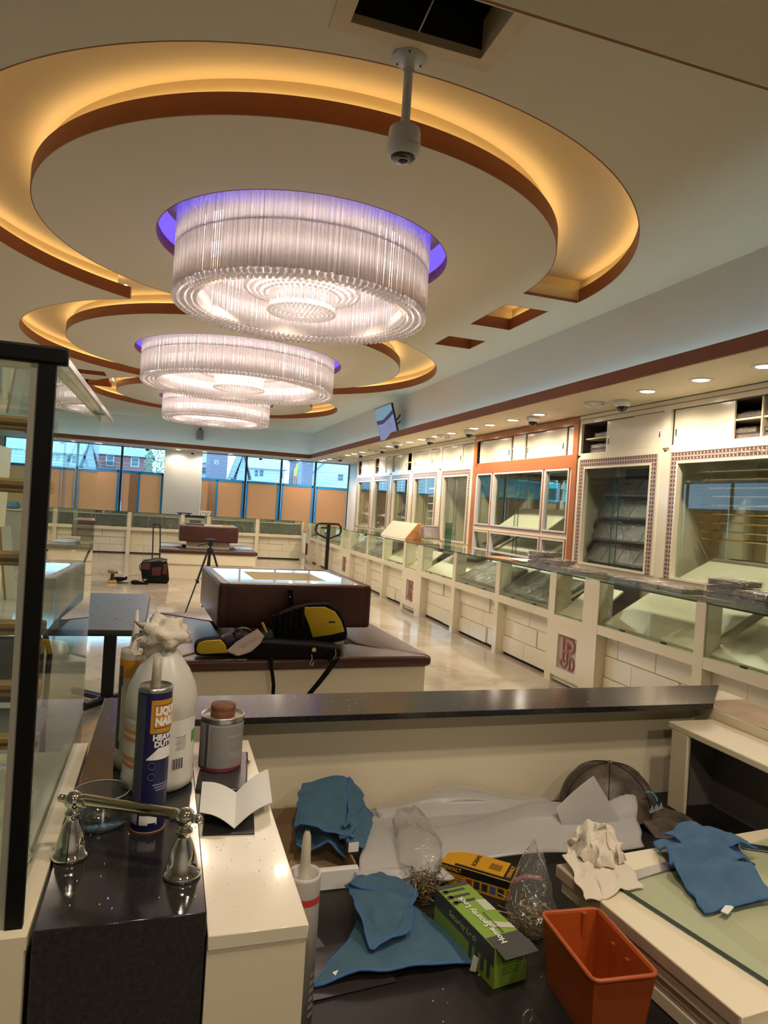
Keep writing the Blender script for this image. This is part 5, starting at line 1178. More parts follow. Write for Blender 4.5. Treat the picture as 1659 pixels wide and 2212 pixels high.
# ---- board stack
u = Vector((.996, .087, 0)); v = Vector((.082, -.997, 0)); bl = Vector((.772, 1.169, 0))
def bpt(a, b): p = bl+u*a+v*b; return p
rzb = math.atan2(.087, .996)
for k in range(4):
    z = .72+.025*k; off = [(.012, .03), (.02, .05), (.006, .012), (0, 0)][k]
    p = bpt(off[0], off[1]); t = thing('cream_board', ['lowest', 'second lowest', 'second highest', 'topmost'][k]+' cream laminated board of the stack on the desk', 'board', (p.x, p.y, z), rzb, 'stacked cream boards')
    obj('panel', MB().rbox(0, .60, -.425, 0, .001, .024, .0015, 1), 'creamm', t)
    if k == 3: obj('cut_edge', MB().box(-.0008, 0, -.42, -.005, .003, .022), 'bareboard', t)
t = thing('glass_sheet', 'greenish glass sheet lying on the topmost cream board', 'glass panel', (.842, 1.068, .8202), rzb+.13)
obj('pane', MB().box(0, .5, -.34, 0, 0, .006), thin_glass('green_sheet', (.93, .96, .92)), t); obj('dark_edge', MB().box(-.002, 0, -.34, 0, 0, .0065), 'edge', t); obj('backing', MB().box(.002, .5, -.34, -.002, -.0004, -.0001), mat('pale_green_backing', (.66, .62, .46), .5), t)
tag(obj('metal_strip', MB().box(-.12, .12, -.012, .012, 0, .003), mat('grey_metal_strip', (.45, .43, .42), .3, metal=.6), loc=(1.0, 1.117, .8205), rot=(0, 0, .2)), 'flat grey metal strip on the board beside the glass', 'strip')
t = thing('hinge_plate', 'blue grey metal latch plate on the cream board', 'plate', (1.27, 1.13, .8203), -.5); obj('plate', MB().rbox(-.06, .06, -.014, .014, 0, .004, .0015, 1), mat('blue_steel', (.10, .13, .17), .3, metal=.6), t); obj('slot', MB().sphere((0, 0, .004), .01, 14, 6, sx=2.4, sy=.8, sz=.1), 'black', t)
# ---- orange bin
t = thing('orange_bin', 'open orange plastic parts bin on the desk', 'bin', (.694, .925, .72), math.radians(-4)); M['orangeplastic'] = mat('orange_plastic', (.40, .075, .012), .38)
def shell(w0, l0, w1, l1, z0, z1, th):
    mb = MB()
    o0 = [(-w0, -l0, z0), (w0, -l0, z0), (w0, l0, z0), (-w0, l0, z0)]; o1 = [(-w1, -l1, z1), (w1, -l1, z1), (w1, l1, z1), (-w1, l1, z1)]
    i0 = [(-w0+th, -l0+th, z0+th), (w0-th, -l0+th, z0+th), (w0-th, l0-th, z0+th), (-w0+th, l0-th, z0+th)]; i1 = [(-w1+th, -l1+th, z1), (w1-th, -l1+th, z1), (w1-th, l1-th, z1), (-w1+th, l1-th, z1)]
    vs = o0+o1+i0+i1; fs = [(3, 2, 1, 0), (8, 9, 10, 11)]
    for k in range(4):
        j = (k+1) % 4; fs += [(k, j, 4+j, 4+k), (8+j, 8+k, 12+k, 12+j), (4+k, 4+j, 12+j, 12+k)]
    return mb.add(vs, fs)
obj('body', shell(.043, .070, .052, .083, 0, .108, .003), 'orangeplastic', t)
rim = MB(); w_, l_, r_ = .054, .085, .012; pts = []
for cx, cy, a0 in ((w_-r_, l_-r_, 0), (-w_+r_, l_-r_, PI/2), (-w_+r_, -l_+r_, PI), (w_-r_, -l_+r_, 1.5*PI)):
    for k in range(5): a = a0+k*PI/8; pts.append((cx+r_*math.cos(a), cy+r_*math.sin(a), .108))
obj('rim', rim.tube(pts, .0035, 8, closed=True), 'orangeplastic', t)
for y in (-.02, .02): obj('divider_rib', MB().box(.042, .048, y-.004, y+.004, .02, .09), 'orangeplastic', t)
for y in (.06,): obj('divider_rib', MB().box(.02, .028, .074, .079, .03, .108), 'orangeplastic', t)
t = thing('screwdriver', 'small red handled driver lying in the orange bin', 'screwdriver', (.70, .90, .726)); obj('handle', MB().tube([(0, 0, .012), (.0, -.035, .014)], .008, 8), mat('red_handle', (.25, .01, .02), .3), t); obj('shaft', MB().tube([(0, 0, .012), (-.015, .04, .012)], .0025, 6), 'steel', t); obj('yellow_end', MB().sphere((-.006, .018, .022), .008, 10, 6), mat('lime_tip', (.5, .5, .05), .4), t)
tag(obj('cable_tie_bag', MB().rbox(-.02, .02, -.045, .045, 0, .012, .005, 2), 'clearbag', loc=(.675, .915, .7245), rot=(0, .1, -.1)), 'small clear packet lying in the orange bin', 'packet')
tag(obj('plastic_disc', MB().sphere((0, 0, .008), .02, 14, 6, sx=1.1, sz=.4), 'grey', loc=(.714, .875, .7245)), 'grey plastic disc at the near end of the orange bin', 'disc')
# ---- green lock box
t = thing('lock_box', 'green and grey security lock carton on the desk', 'box', (.575, 1.10, .72), math.radians(9)); M['lime'] = mat('lime_carton', (.22, .36, .045), .5); M['cartongrey'] = mat('dark_carton_print', (.06, .06, .055), .5)
W2, L2, H2 = .034, .096, .068
obj('carton', MB().rbox(-W2, W2, -L2, L2, 0, H2, .001, 1), 'lime', t)
p = MB(); p.box(-W2+.001, W2-.001, -L2+.001, -L2+.028, H2, H2+.0006); p.box(-W2+.001, W2-.001, L2-.012, L2-.001, H2, H2+.0006); p.box(-W2-.0006, -W2, -L2+.001, L2-.001, .036, H2-.001); obj('grey_print', p, 'cartongrey', t)
M['palecart'] = mat('pale_carton_print', (.55, .58, .45), .5); p = MB(); p.add([(-W2+.03, -L2+.05, H2+.0005), (W2-.001, -L2+.035, H2+.0005), (W2-.001, -L2+.05, H2+.0005), (-W2+.03, -L2+.07, H2+.0005)], [(0, 1, 2, 3)]); obj('white_print', p, 'palecart', t); p = MB(); p.add([(W2-.02, .0, H2+.0005), (W2-.001, -.005, H2+.0005), (W2-.001, .03, H2+.0005), (W2-.02, .035, H2+.0005)], [(0, 1, 2, 3)]); obj('white_print', p, 'palecart', t)
mm = T(-.006, 0, H2+.0012) @ RZ(-PI/2) @ RZ(PI)
letters('lettering', 'Home Security Lock', .017, 'paper', t, T(-.010, -.02, H2+.0012) @ RZ(PI/2), .0002, bold=.0004)
letters('lettering', 'Quadruple Security', .008, 'cartongrey', t, T(.004, -.035, H2+.0009) @ RZ(PI/2), .0001)
letters('lettering', 'Security Lock', .016, mat('lime_print', (.35, .5, .12), .5), t, T(-W2-.0008, .0, .05) @ RZ(-PI/2) @ RX(PI/2), .0002)
hk = MB()
for k in range(3): y = .035+.018*k; hk.box(-W2+.006, -W2+.05, y, y+.006, H2+.0004, H2+.001).cyl((-W2+.008, y+.003, H2), (-W2+.008, y+.003, H2+.001), .006, n=12)
obj('lock_picture', hk, 'cartongrey', t)
hk = MB()
for k in range(4): y = -.085+.018*k; hk.box(-W2-.0012, -W2, y, y+.008, .012, .05)
obj('lock_picture', hk, 'cartongrey', t); 
p = MB()
for k in range(7): p.box(-.018, .014, -L2-.0006, -L2, .02+.005*k, .0225+.005*k)
obj('end_print', p, mat('dark_lime_print', (.10, .20, .02), .5), t); obj('open_flap', MB().box(-W2, W2, -.03, 0, 0, .0008, mtx=T(0, -L2+.002, H2+.001) @ RX(.12)), 'cartongrey', t)
obj('torn_tab', MB().prism([(0, 0), (.012, .004), (.016, .028), (.006, .03)], 0, .001, axis='y', mtx=T(-W2-.012, -.045, .002) @ RZ(-1.2)), 'paper', t)
# ---- yellow screw box
t = thing('screw_box', 'yellow and black tool carton lying on the desk', 'box', (.675, 1.30, .72), math.radians(-43)); M['dewyel'] = mat('carton_yellow', (.66, .33, .012), .45); a, b, c = .076, .037, .042
obj('carton', MB().rbox(-a, a, -b, b, 0, c, .001, 1), 'dewyel', t)
p = MB(); p.box(-a+.001, a-.001, -b-.0006, -b, c-.016, c-.001); p.box(a-.02, a-.001, -b+.001, b-.001, c, c+.0006); p.box(a, a+.0006, -b+.001, b-.001, .001, c-.001); p.box(-a+.03, a-.02, -b+.001, -b+.010, c, c+.0005); obj('black_print', p, 'black', t)
letters('lettering', 'DEWALT', .011, 'dewyel', t, T(-a+.024, -b-.001, c-.0085) @ RX(PI/2), .0002, bold=.0003)
letters('lettering', 'DEWALT', .012, 'dewyel', t, T(a-.010, .0, c+.001) @ RZ(PI/2), .0002, bold=.0003); letters('lettering', 'SCREWS', .013, 'black', t, T(-.01, .006, c+.0004) @ RZ(PI/2), .0002, bold=.0003)
cols = [(.35, .02, .03), (.03, .03, .03), (.03, .03, .03), (.10, .09, .30), (.03, .03, .03)]
for k in range(5): obj('icon', MB().box(-.018+.017*k, -.006+.017*k, -b-.0012, -b, .008, .022), mat('icon_print', cols[k], .5), t)
p = MB()
for k in range(3): p.box(-a+.004, -.024, -b-.0005, -b, .012+.005*k, .0135+.005*k)
p.box(.02, .045, -.01, .015, c, c+.0004); obj('small_print', p, mat('dark_yellow_print', (.25, .13, .01), .5), t)
# ================================================================== foreground: soft goods and bottles
def patch(c00, c10, c11, c01, zf, n=36, th=.004, wob=.004, seed=0):
    vs = []; fs = []; C = [Vector(c) for c in (c00, c10, c11, c01)]
    for i in range(n+1):
        for j in range(n+1):
            a, b = i/n, j/n; p = C[0]*(1-a)*(1-b)+C[1]*a*(1-b)+C[2]*a*b+C[3]*(1-a)*b
            q = Vector((a*5+seed, b*5, seed*.37)); x = p.x+wob*mnoise.noise(q)*2; y = p.y+wob*mnoise.noise(q+Vector((7, 3, 1)))*2
            vs.append((x, y, zf(a, b)))
    for i in range(n):
        for j in range(n): k = i*(n+1)+j; fs.append((k, k+n+1, k+n+2, k+1))
    m = len(vs); mb = MB(); mb.add(vs, fs, True)
    mb.v += [(x, y, z-th) for x, y, z in vs]; mb.f += [tuple(m+i for i in reversed(f)) for f in fs]; mb.smooth += [True]*len(fs)
    edge = [i*(n+1) for i in range(n+1)]+[n*(n+1)+j for j in range(1, n+1)]+[i*(n+1)+n for i in range(n-1, -1, -1)]+[j for j in range(n-1, 0, -1)]
    for k in range(len(edge)):
        a, b = edge[k], edge[(k+1) % len(edge)]; mb.f.append((a, m+a, m+b, b)); mb.smooth.append(True)
    hem = [vs[k] for k in edge[::2]]
    return mb, hem
def G_(x, m, s): return math.exp(-((x-m)/s)**2)
def nz(a, b, s, f=3): return mnoise.noise(Vector((a*f+s, b*f, s*.7)))
M['hem'] = mat('blue_hem', (.055, .15, .33), .95)
# front blue cloth
t = thing('blue_cloth', 'blue microfibre cloth folded on the desk in front', 'cloth', (.42, 1.15, .722))
def P(x, y): return (x-.42, y-1.15, 0)
def lay(name, parent, c, zf, **k):
    mb, hem = patch(*c, zf, **k); o = obj(name, mb, 'bluecloth', parent, fixn=False); obj('hem', MB().tube([(x, y, z-.002) for x, y, z in hem], .0028, 6, closed=True), 'hem', o); return o
lay('bottom_layer', t, (P(.272, 1.062), P(.585, 1.055), P(.495, 1.245), P(.385, 1.21)), lambda a, b: .008+.016*G_(a, .22, .14)*(1-b)+.010*G_(a-.3*b, .55, .2)+.006*nz(a, b, 2), seed=1)
lay('folded_flap', t, (P(.372, 1.095), P(.452, 1.125), P(.505, 1.235), P(.378, 1.288)), lambda a, b: .032+.022*G_(b, .55, .35)*(.4+.6*G_(a, .4, .5))+.014*G_(b-.2*a, .12, .10)*a+.006*nz(a, b, 5), n=30, seed=3)
lay('top_fold', t, (P(.378, 1.27), P(.49, 1.20), P(.50, 1.25), P(.455, 1.315)), lambda a, b: .034+.016*G_(b, .3, .5)+.005*nz(a, b, 8), n=20, seed=4)
obj('care_label', MB().box(-.012, .012, -.004, .004, .012, .0135, mtx=T(-.105, -.075, 0) @ RZ(.35)), 'paper', t)
# back blue cloth, standing in a loop on the carton
t = thing('blue_cloth', 'rumpled blue microfibre cloth at the back against the wall', 'cloth', (.41, 1.50, .74))
def P(x, y): return (x-.41, y-1.50, 0)
lay('arched_layer', t, (P(.300, 1.44), P(.415, 1.385), P(.50, 1.60), P(.35, 1.615)), lambda a, b: .055+.048*math.sin(PI*min(1, a*.8+.2))*(.35+.65*b)+.006*math.sin(7*a+3*b)+.006*nz(a, b, 11, 2), seed=11, n=40)
lay('draped_side', t, (P(.405, 1.385), P(.50, 1.39), P(.52, 1.56), P(.46, 1.60)), lambda a, b: .008+.095*(1-a)*(.45+.55*b)+.006*nz(a, b, 14, 2)+.006*math.sin(6*b), seed=13, n=30)
lay('inner_fold', t, (P(.305, 1.435), P(.405, 1.40), P(.42, 1.50), P(.33, 1.54)), lambda a, b: .018+.018*math.sin(PI*a)+.012*math.sin(8*a+2)+.01*nz(a, b, 17), seed=17, n=24)
obj('curled_corner', MB().tube([(-.02, -.10, .055), (.0, -.105, .06), (.012, -.095, .07), (.004, -.085, .078), (-.01, -.09, .07)], .006, 8), 'bluecloth', t); obj('care_label', MB().box(-.004, .018, -.12, -.119, .03, .05), 'paper', t)
# right blue cloth on the glass
t = thing('blue_cloth', 'crumpled bright blue cloth lying on the glass panel', 'cloth', (1.08, 1.10, .828))
M['bluecloth2'] = mat('bright_blue_microfibre', (.17, .35, .60), .95, bump=.9, bscale=900, var=.12, scale=25)
def P(x, y): return (x-1.08, y-1.10, 0)
def lay2(name, c, zf, **k):
    mb, hem = patch(*c, zf, **k); o = obj(name, mb, 'bluecloth2', t, fixn=False); obj('hem', MB().tube([(x, y, z-.002) for x, y, z in hem], .0026, 6, closed=True), 'hem', o)
lay2('lower_lobe', (P(.985, 1.105), P(.938, .955), P(1.105, .965), P(1.125, 1.10)), lambda a, b: .004+.022*G_(a-.25*b, .25, .16)+.008*G_(b, .85, .2)+.005*nz(a, b, 21, 3), seed=21)
lay2('upper_lobe', (P(1.02, 1.19), P(.985, 1.09), P(1.17, 1.07), P(1.185, 1.20)), lambda a, b: .006+.022*G_(a+.25*b, .65, .2)+.016*G_(b-.3*a, .5, .13)+.006*nz(a, b, 25, 3), seed=25)
lay2('top_fold', (P(1.05, 1.195), P(1.08, 1.12), P(1.20, 1.10), P(1.19, 1.195)), lambda a, b: .018+.018*G_(b-.3*a, .45, .25)+.007*math.sin(7*a+4*b)*.6+.005*nz(a, b, 27, 3), seed=27, n=28)
obj('care_label', MB().box(-.016, .016, -.006, .006, .004, .006, mtx=T(-.10, -.15, 0) @ RZ(.5)), 'paper', t)
# white towel
t = thing('paper_towel', 'crumpled white paper towel on the corner of the board stack', 'towel', (.85, 1.13, .822)); M['towel'] = mat('white_towel', (.74, .66, .54), .95, bump=.3, bscale=250)
def P(x, y): return (x-.85, y-1.13, 0)
mb, _ = patch(P(.80, 1.20), P(.75, 1.035), P(.875, 1.045), P(.93, 1.215), lambda a, b: .006+.018*(1-a)+.010*nz(a, b, 31, 4), seed=31, th=.002, wob=.008); obj('flat_part', mb, 'towel', t, fixn=False)
mb, _ = patch(P(.80, 1.19), P(.825, 1.095), P(.905, 1.12), P(.90, 1.235), lambda a, b: .018+.048*math.sin(PI*a)**.7*math.sin(PI*b)**.6+.016*abs(nz(a, b, 33, 7))+.010*math.sin(14*a+9*b)*math.sin(PI*a)*math.sin(PI*b), seed=33, th=.002, wob=.012, n=44); obj('crumpled_part', mb, 'towel', t, fixn=False)
# foam sheet
t = thing('foam_sheet', 'long wavy sheet of white packing foam along the wall', 'foam', (.8, 1.45, .724)); M['foam'] = thin_glass('packing_foam', (.9, .9, .9), rough=.35, haze=(.86, .84, .82), hazew=.86)
def P(x, y): return (x-.8, y-1.45, 0)
mb, _ = patch(P(.41, 1.30), P(1.125, 1.345), P(1.20, 1.50), P(.50, 1.60), lambda a, b: .018+.030*math.sin(PI*b)**.8+.022*G_(a-.2*b, .5, .18)+.010*nz(a, b, 41, 3)+.0005*math.sin(190*b+8*nz(a, b, 2, 2))+(.10*max(0, b-.45)/.55*G_(a, .97, .10)), seed=41, th=.003, wob=.008, n=70); obj('sheet', mb, 'foam', t, fixn=False)
mb, _ = patch(P(.52, 1.52), P(1.02, 1.50), P(.98, 1.63), P(.53, 1.63), lambda a, b: .018+.045*G_(a, .5, .25)*(.3+.7*b)+.02*math.sin(PI*b)+.0005*math.sin(150*b), seed=45, th=.003, wob=.01, n=50); obj('back_fold', mb, 'foam', t, fixn=False)
mb, _ = patch(P(.405, 1.30), P(.62, 1.305), P(.64, 1.36), P(.42, 1.37), lambda a, b: .012+.02*math.sin(PI*b)+.006*nz(a, b, 47), seed=47, th=.003, n=24); obj('front_roll', mb, 'foam', t, fixn=False)
# upright peak of the foam at its right end
vs = []; n = 20
for i in range(n+1):
    for j in range(n+1):
        a, b = i/n, j/n; top = .02+.125*(1-abs(a-.42)/.6); top = (.085+.066*a/.5) if a < .5 else (.151-.150*(a-.5)/.5)
        vs.append((.93-.8+.215*a+.01*math.sin(5*b)*b, 1.385-1.45+.015*math.sin(3*a)+.02*b, .006+max(.02, top)*b+.003*nz(a, b, 51)))
fs = [(i*(n+1)+j, (i+1)*(n+1)+j, (i+1)*(n+1)+j+1, i*(n+1)+j+1) for i in range(n) for j in range(n)]
obj('raised_corner', MB().add(vs, fs, True).add([(x, y+.003, z) for x, y, z in vs], [tuple(reversed(f)) for f in fs], True), 'foam', t, fixn=False)
# carton tray
t = thing('carton_tray', 'open brown cardboard tray with white front flap', 'box', (.32, 1.47, .72)); M['card'] = mat('brown_cardboard', (.30, .19, .105), .8, var=.08, scale=10)
obj('floor', MB().box(-.10, .095, -.12, .16, 0, .004), 'card', t)
for bx in ((-.10, .095, .155, .16), (.092, .096, -.12, .16), (-.10, -.096, -.12, .16)): obj('side', MB().box(*bx, 0, .042), 'card', t)
obj('front_flap', MB().rbox(-.10, .098, -.137, -.122, .0, .042, .003, 2), 'paper', t); obj('torn_flap', MB().add([(-.06, -.11, .005), (.02, -.115, .005), (.0, -.07, .012), (-.03, -.06, .03)], [(0, 1, 2, 3)]), 'card', t)
# flat foil sheets on the desk
tag(obj('grey_sheet', MB().box(-.04, .04, -.12, .12, 0, .001), mat('grey_film', (.12, .115, .12), .35), loc=(.262, 1.19, .7212), rot=(0, 0, .25)), 'grey plastic sheet on the desk behind the caulk tube', 'sheet')
tag(obj('dark_film', MB().box(-.09, .09, -.06, .06, 0, .001), mat('dark_glossy_film', (.035, .03, .03), .25), loc=(.31, 1.10, .7224), rot=(0, 0, .1)), 'dark glossy film under the front blue cloth', 'film')
tag(obj('black_card', MB().box(-.05, .05, -.07, .07, 0, .002), 'black', loc=(.25, .87, .7212), rot=(0, 0, .2)), 'black torn card at the bottom left of the desk', 'card')
# bags of screws
def screws(n, r, seed, zmax, m='brass2'):
    rr = random.Random(seed); mb = MB()
    for i in range(n):
        p = Vector((rr.gauss(0, r*.5), rr.gauss(0, r*.5), rr.uniform(.003, zmax))); d = Vector((rr.uniform(-1, 1), rr.uniform(-1, 1), rr.uniform(-.5, .5))).normalized()*.013
        mb.cyl(p-d, p+d, .0014, .0006, n=5); mb.cyl(p-d*1.08, p-d, .0035, .0014, n=6)
    return mb
M['brass2'] = mat('yellow_zinc_screws', (.42, .32, .18), .35, metal=.9)
t = thing('screw_bag', 'open clear plastic bag with spilled screws behind the green box', 'bag', (.548, 1.285, .72)); o = obj('screws', screws(170, .045, 1, .035), 'brass2', t); o['kind'] = 'stuff'
o = blob(.05, .105, .032, 3, .35); o.v = [(x+.01+y*.1, y+.085, z+.05+max(0, y)*.35) for x, y, z in o.v]; obj('film', o, 'clearbag', t)
t = thing('screw_bag', 'tied clear plastic bag of screws beside the orange bin', 'bag', (.695, 1.125, .72)); o = obj('screws', screws(170, .04, 2, .05), 'brass2', t); o['kind'] = 'stuff'
o = blob(.048, .05, .075, 6, .25); o.v = [(x*(1-.55*max(0, z/.075))+.02*max(0, z)/.075, y*(1-.5*max(0, z/.075))+.03*max(0, z)/.075, z*(1.35 if z > 0 else .7)+.05) for x, y, z in o.v]; obj('film', o, 'clearbag', t)
tag(obj('red_sleeve', MB().tube([(0, 0, .01), (.03, .01, .012), (.06, 0, .01)], .006, 8), mat('dusty_red', (.25, .06, .07), .5), loc=(.70, 1.20, .765)), 'small reddish plastic piece inside the tied bag', 'piece')
# binder clip
t = thing('binder_clip', 'black binder clip with wire loop at the bottom edge', 'clip', (.566, .905, .72), .2); obj('body', MB().prism([(-.012, 0), (.012, 0), (.003, .014), (-.003, .014)], -.016, .016, axis='x'), 'black', t)
pts = [(-.005, 0, .012)]+[(-.009*math.cos(-.9+k*(PI+1.8)/12-0) if False else .010*math.sin(-2.6+5.2*k/12), 0, .024-.010*math.cos(-2.6+5.2*k/12)*-1) for k in range(13)]+[(.005, 0, .012)]; obj('wire_loop', MB().tube(pts, .0011, 6), 'chrome', t)
# baseball cap in a plastic cover
t = thing('baseball_cap', 'dark camouflage baseball cap lying against the wall', 'cap', (1.165, 1.545, .728)); M['camo'] = mat('camouflage_cloth', (.085, .065, .048), .5, var=.9, scale=26, bump=.2, bscale=60)
mb = MB(); prof = [(.125*math.cos(k*PI/2/10), .012+.118*math.sin(k*PI/2/10)**.9) for k in range(11)]; mb.lathe(prof, n=36); mb.v = [(x*1.05, y*.85, z-.10*x*.25) for x, y, z in mb.v]; cr = obj('crown', mb, 'camo', t)
sm = MB()
for k in range(6):
    a = k*PI/3; sm.tube([(.1265*math.cos(q)*math.cos(a)*1.05, .1265*math.cos(q)*math.sin(a)*.85, .013+.119*math.sin(q)**.9-.025*.1265*math.cos(q)*math.cos(a)*1.05) for q in [i*PI/2/8 for i in range(9)]], .0012, 5)
obj('seam', sm, 'black', cr); obj('button', MB().sphere((0, 0, .131), .008, 10, 6, sz=.6), 'camo', cr)
vs = []; n = 16
for i in range(n+1):
    for j in range(9):
        a = -1.0+2.0*i/n; r0, r1 = .118, .215-.03*abs(a); r = r0+(r1-r0)*j/8; b = a*.75-.55
        vs.append((r*math.cos(b)*1.05, r*math.sin(b)*.9, .018-.012*(j/8)-.030*(a*a)*(j/8)))
fs = [(i*9+j, (i+1)*9+j, (i+1)*9+j+1, i*9+j+1) for i in range(n) for j in range(8)]
obj('brim', MB().add(vs, fs, True).add([(x, y, z-.004) for x, y, z in vs], [tuple(reversed(f)) for f in fs], True), 'camo', t, fixn=False)
lm = T(.070, -.098, .055) @ RZ(.35) @ RX(PI/2-.35)
def lp(mb): mb.v = [tuple(lm @ Vector(v)) for v in mb.v]; return mb
lb_ = MB(); lb_.tube([(-.03+.04*math.sin(k*PI/2/8), .012+.028*math.cos(k*PI/2/8)-.004, .003) for k in range(9)], .0028, 5); obj('logo_arc', lp(lb_), mat('logo_blue', (.12, .35, .48), .5), cr)
lb_ = MB(); lb_.box(-.034, .03, -.001, .0, .002, .003); lb_.v = [(x, y*1-.012, z) for x, y, z in lb_.v]
for k in range(9): h = .004+.008*((k*7) % 3)/2; lb_.box(-.032+.007*k, -.029+.007*k, -.011, -.011+h, .002, .003)
obj('logo_skyline', lp(lb_), mat('logo_pale', (.45, .55, .60), .5), cr)
# ---- bottles and tools on the black plinth
def wrap_label(name, par, r, a0, a1, z0, z1, m, n=14, off=.0004):
    vs = []; fs = []
    for k in range(n+1):
        a = math.radians(a0+(a1-a0)*k/n)
        for z in (z0, z1): vs.append(((r+off)*math.sin(a), -(r+off)*math.cos(a), z))
    for k in range(n): fs.append((2*k, 2*k+2, 2*k+3, 2*k+1))
    return obj(name, MB().add(vs, fs, True), m, par, fixn=False)
t = thing('caulk_tube', 'dark blue construction adhesive tube standing in front of the jug', 'tube', (0, 1.075, 1.0)); M['navy'] = mat('navy_label', (.012, .012, .075), .4); M['navy2'] = mat('navy_grey_label', (.045, .05, .085), .45); M['lblorange'] = mat('orange_label', (.55, .24, .025), .45)
r = .0245
obj('cartridge', MB().lathe([(0, 0), (r*.96, 0), (r, .004), (r, .208)], n=40), 'navy', t); obj('metal_end', MB().lathe([(r+.0008, .206), (r+.0008, .212), (r-.0015, .2135), (r-.002, .2105), (.010, .2105), (0, .2105)], n=40), 'steel', t); obj('base_ring', MB().lathe([(r+.0005, .0005), (r+.0005, .002), (r-.002, .0)], n=40), mat('tan_ring', (.4, .22, .12), .5), t)
obj('cut_nozzle', MB().lathe([(.0072, .2105), (.0068, .23), (.0060, .2565), (.0045, .2565), (.0045, .24)], n=18), mat('grimy_nozzle', (.42, .38, .28), .6, var=.3, scale=60), t)
wrap_label('grey_text_panel', t, r, -80, -28, .03, .203, 'navy2'); lbl = wrap_label('orange_label', t, r, -10, 100, .147, .196, 'lblorange'); lbi = wrap_label('white_border', t, r, 2, 86, .1545, .1885, 'navy', off=.0006); wrap_label('orange_panel', t, r, 3, 85, .1555, .1875, 'lblorange', off=.0008)
letters('lettering', 'LIQUID', .0165, 'paper', lbl, T(0, 0, .1795), .0003, bold=.0009, align='LEFT', bend=r+.001, x0=r*math.radians(4), xs=.8)
letters('lettering', 'NAILS', .0165, 'paper', lbl, T(0, 0, .1635), .0003, bold=.0009, align='LEFT', bend=r+.001, x0=r*math.radians(4), xs=.85)
letters('lettering', 'HEAVY', .0115, 'paper', t, T(0, 0, .1405), .0003, bold=.0006, align='LEFT', bend=r+.0006, x0=r*math.radians(0)); letters('lettering', 'DUTY', .0115, 'paper', t, T(0, 0, .1305), .0003, bold=.0006, align='LEFT', bend=r+.0006, x0=r*math.radians(6))
fl = MB(); 
for k in range(8):
    a0_, a1_ = math.radians(-18+k*13), math.radians(-18+(k+1)*13); zt0 = .109+.0165*min(1, (k)/3); zt1 = .109+.0165*min(1, (k+1)/3)
    R_ = r+.0006; fl.add([(R_*math.sin(a0_), -R_*math.cos(a0_), .108), (R_*math.sin(a1_), -R_*math.cos(a1_), .108), (R_*math.sin(a1_), -R_*math.cos(a1_), zt1), (R_*math.sin(a0_), -R_*math.cos(a0_), zt0)], [(0, 1, 2, 3)])
obj('white_arrow', fl, 'paper', t, fixn=False)
for z in (.099, .083): obj('round_icon', MB().tube([((r+.0008)*math.sin(math.radians(2)+.005*math.cos(q)/r), -(r+.0008)*math.cos(math.radians(2)+.005*math.cos(q)/r), z+.005*math.sin(q)) for q in [k*2*PI/16 for k in range(16)]], .0005, 4, closed=True), mat('icon_blue', (.12, .13, .30), .5), t)
for k, z in enumerate((.070, .066, .062)): wrap_label('small_text', t, r, 8+6*k, 70, z, z+.002, mat('faint_print', (.25, .25, .38), .5))
wrap_label('white_box', t, r, -30, 30, .012, .026, 'paper'); wrap_label('grey_box', t, r, -85, -38, .012, .028, mat('pale_grey_label', (.35, .35, .40), .5)); wrap_label('barcode_line', t, r, 0, 26, .012, .015, 'black', off=.0006)
# jug
t = thing('plastic_jug', 'translucent white plastic jug stuffed with paper towel', 'jug', (.011, 1.237, 1.0)); M['jug'] = mat('milky_plastic', (.60, .57, .51), .35, trans=.0)
obj('body', MB().lathe([(0, 0), (.052, 0), (.0595, .007), (.060, .02), (.0585, .025), (.0575, .125), (.0595, .132), (.0595, .15), (.055, .172), (.044, .197), (.030, .218), (.020, .232), (.018, .245), (.0195, .247)], n=44), 'jug', t)
obj('neck_ring', MB().lathe([(.0185, .236), (.0215, .238), (.0215, .243), (.0185, .245)], n=30), 'jug', t)
wrap_label('back_label', t, .0578, -5, 78, .03, .122, mat('pale_label', (.70, .68, .62), .5)); wrap_label('front_label', t, .0578, -85, -20, .028, .122, mat('cream_label', (.68, .62, .52), .5))
for z0, z1 in ((.098, .105), (.085, .092), (.052, .060), (.042, .048)): wrap_label('orange_band', t, .0578, -85, -20, z0, z1, mat('faded_orange', (.62, .22, .08), .5), off=.0008)
wrap_label('green_patch', t, .0578, 62, 78, .078, .098, mat('green_print', (.08, .33, .06), .5), off=.0008)
for k in range(9): wrap_label('barcode_bar', t, .0578, 22+2.4*k, 22+2.4*k+(1.0+.7*(k % 2)), .040, .058, 'black', n=2, off=.0008)
for k in range(7): wrap_label('small_text', t, .0578, 26+2*(k % 3), 46, .072+.0035*k, .0736+.0035*k, mat('label_text', (.38, .37, .34), .6), n=6, off=.0008)
for k in range(3): wrap_label('small_text', t, .0578, -85, -30, .114-.003*k, .115-.003*k, mat('label_text2', (.45, .40, .33), .6), n=6, off=.0008)
w = blob(.038, .034, .030, 9, .55, 26, 18); w.v = [(x*(1+.4*max(0, z)/.03)-.004, y, z+.255) for x, y, z in w.v]
tag(obj('towel_wad', w, 'towel', loc=(.011, 1.237, 1.0)), 'wad of white paper towel stuffed in the jug neck', 'towel')
o = bpy.data.objects['towel_wad']; tl = MB(); tl.ribbon([(-.02, -.01, .262), (-.045, -.012, .250), (-.05, -.014, .232), (-.044, -.012, .224)], (.006, .004, 0), .002); obj('hanging_end', tl, 'towel', o)
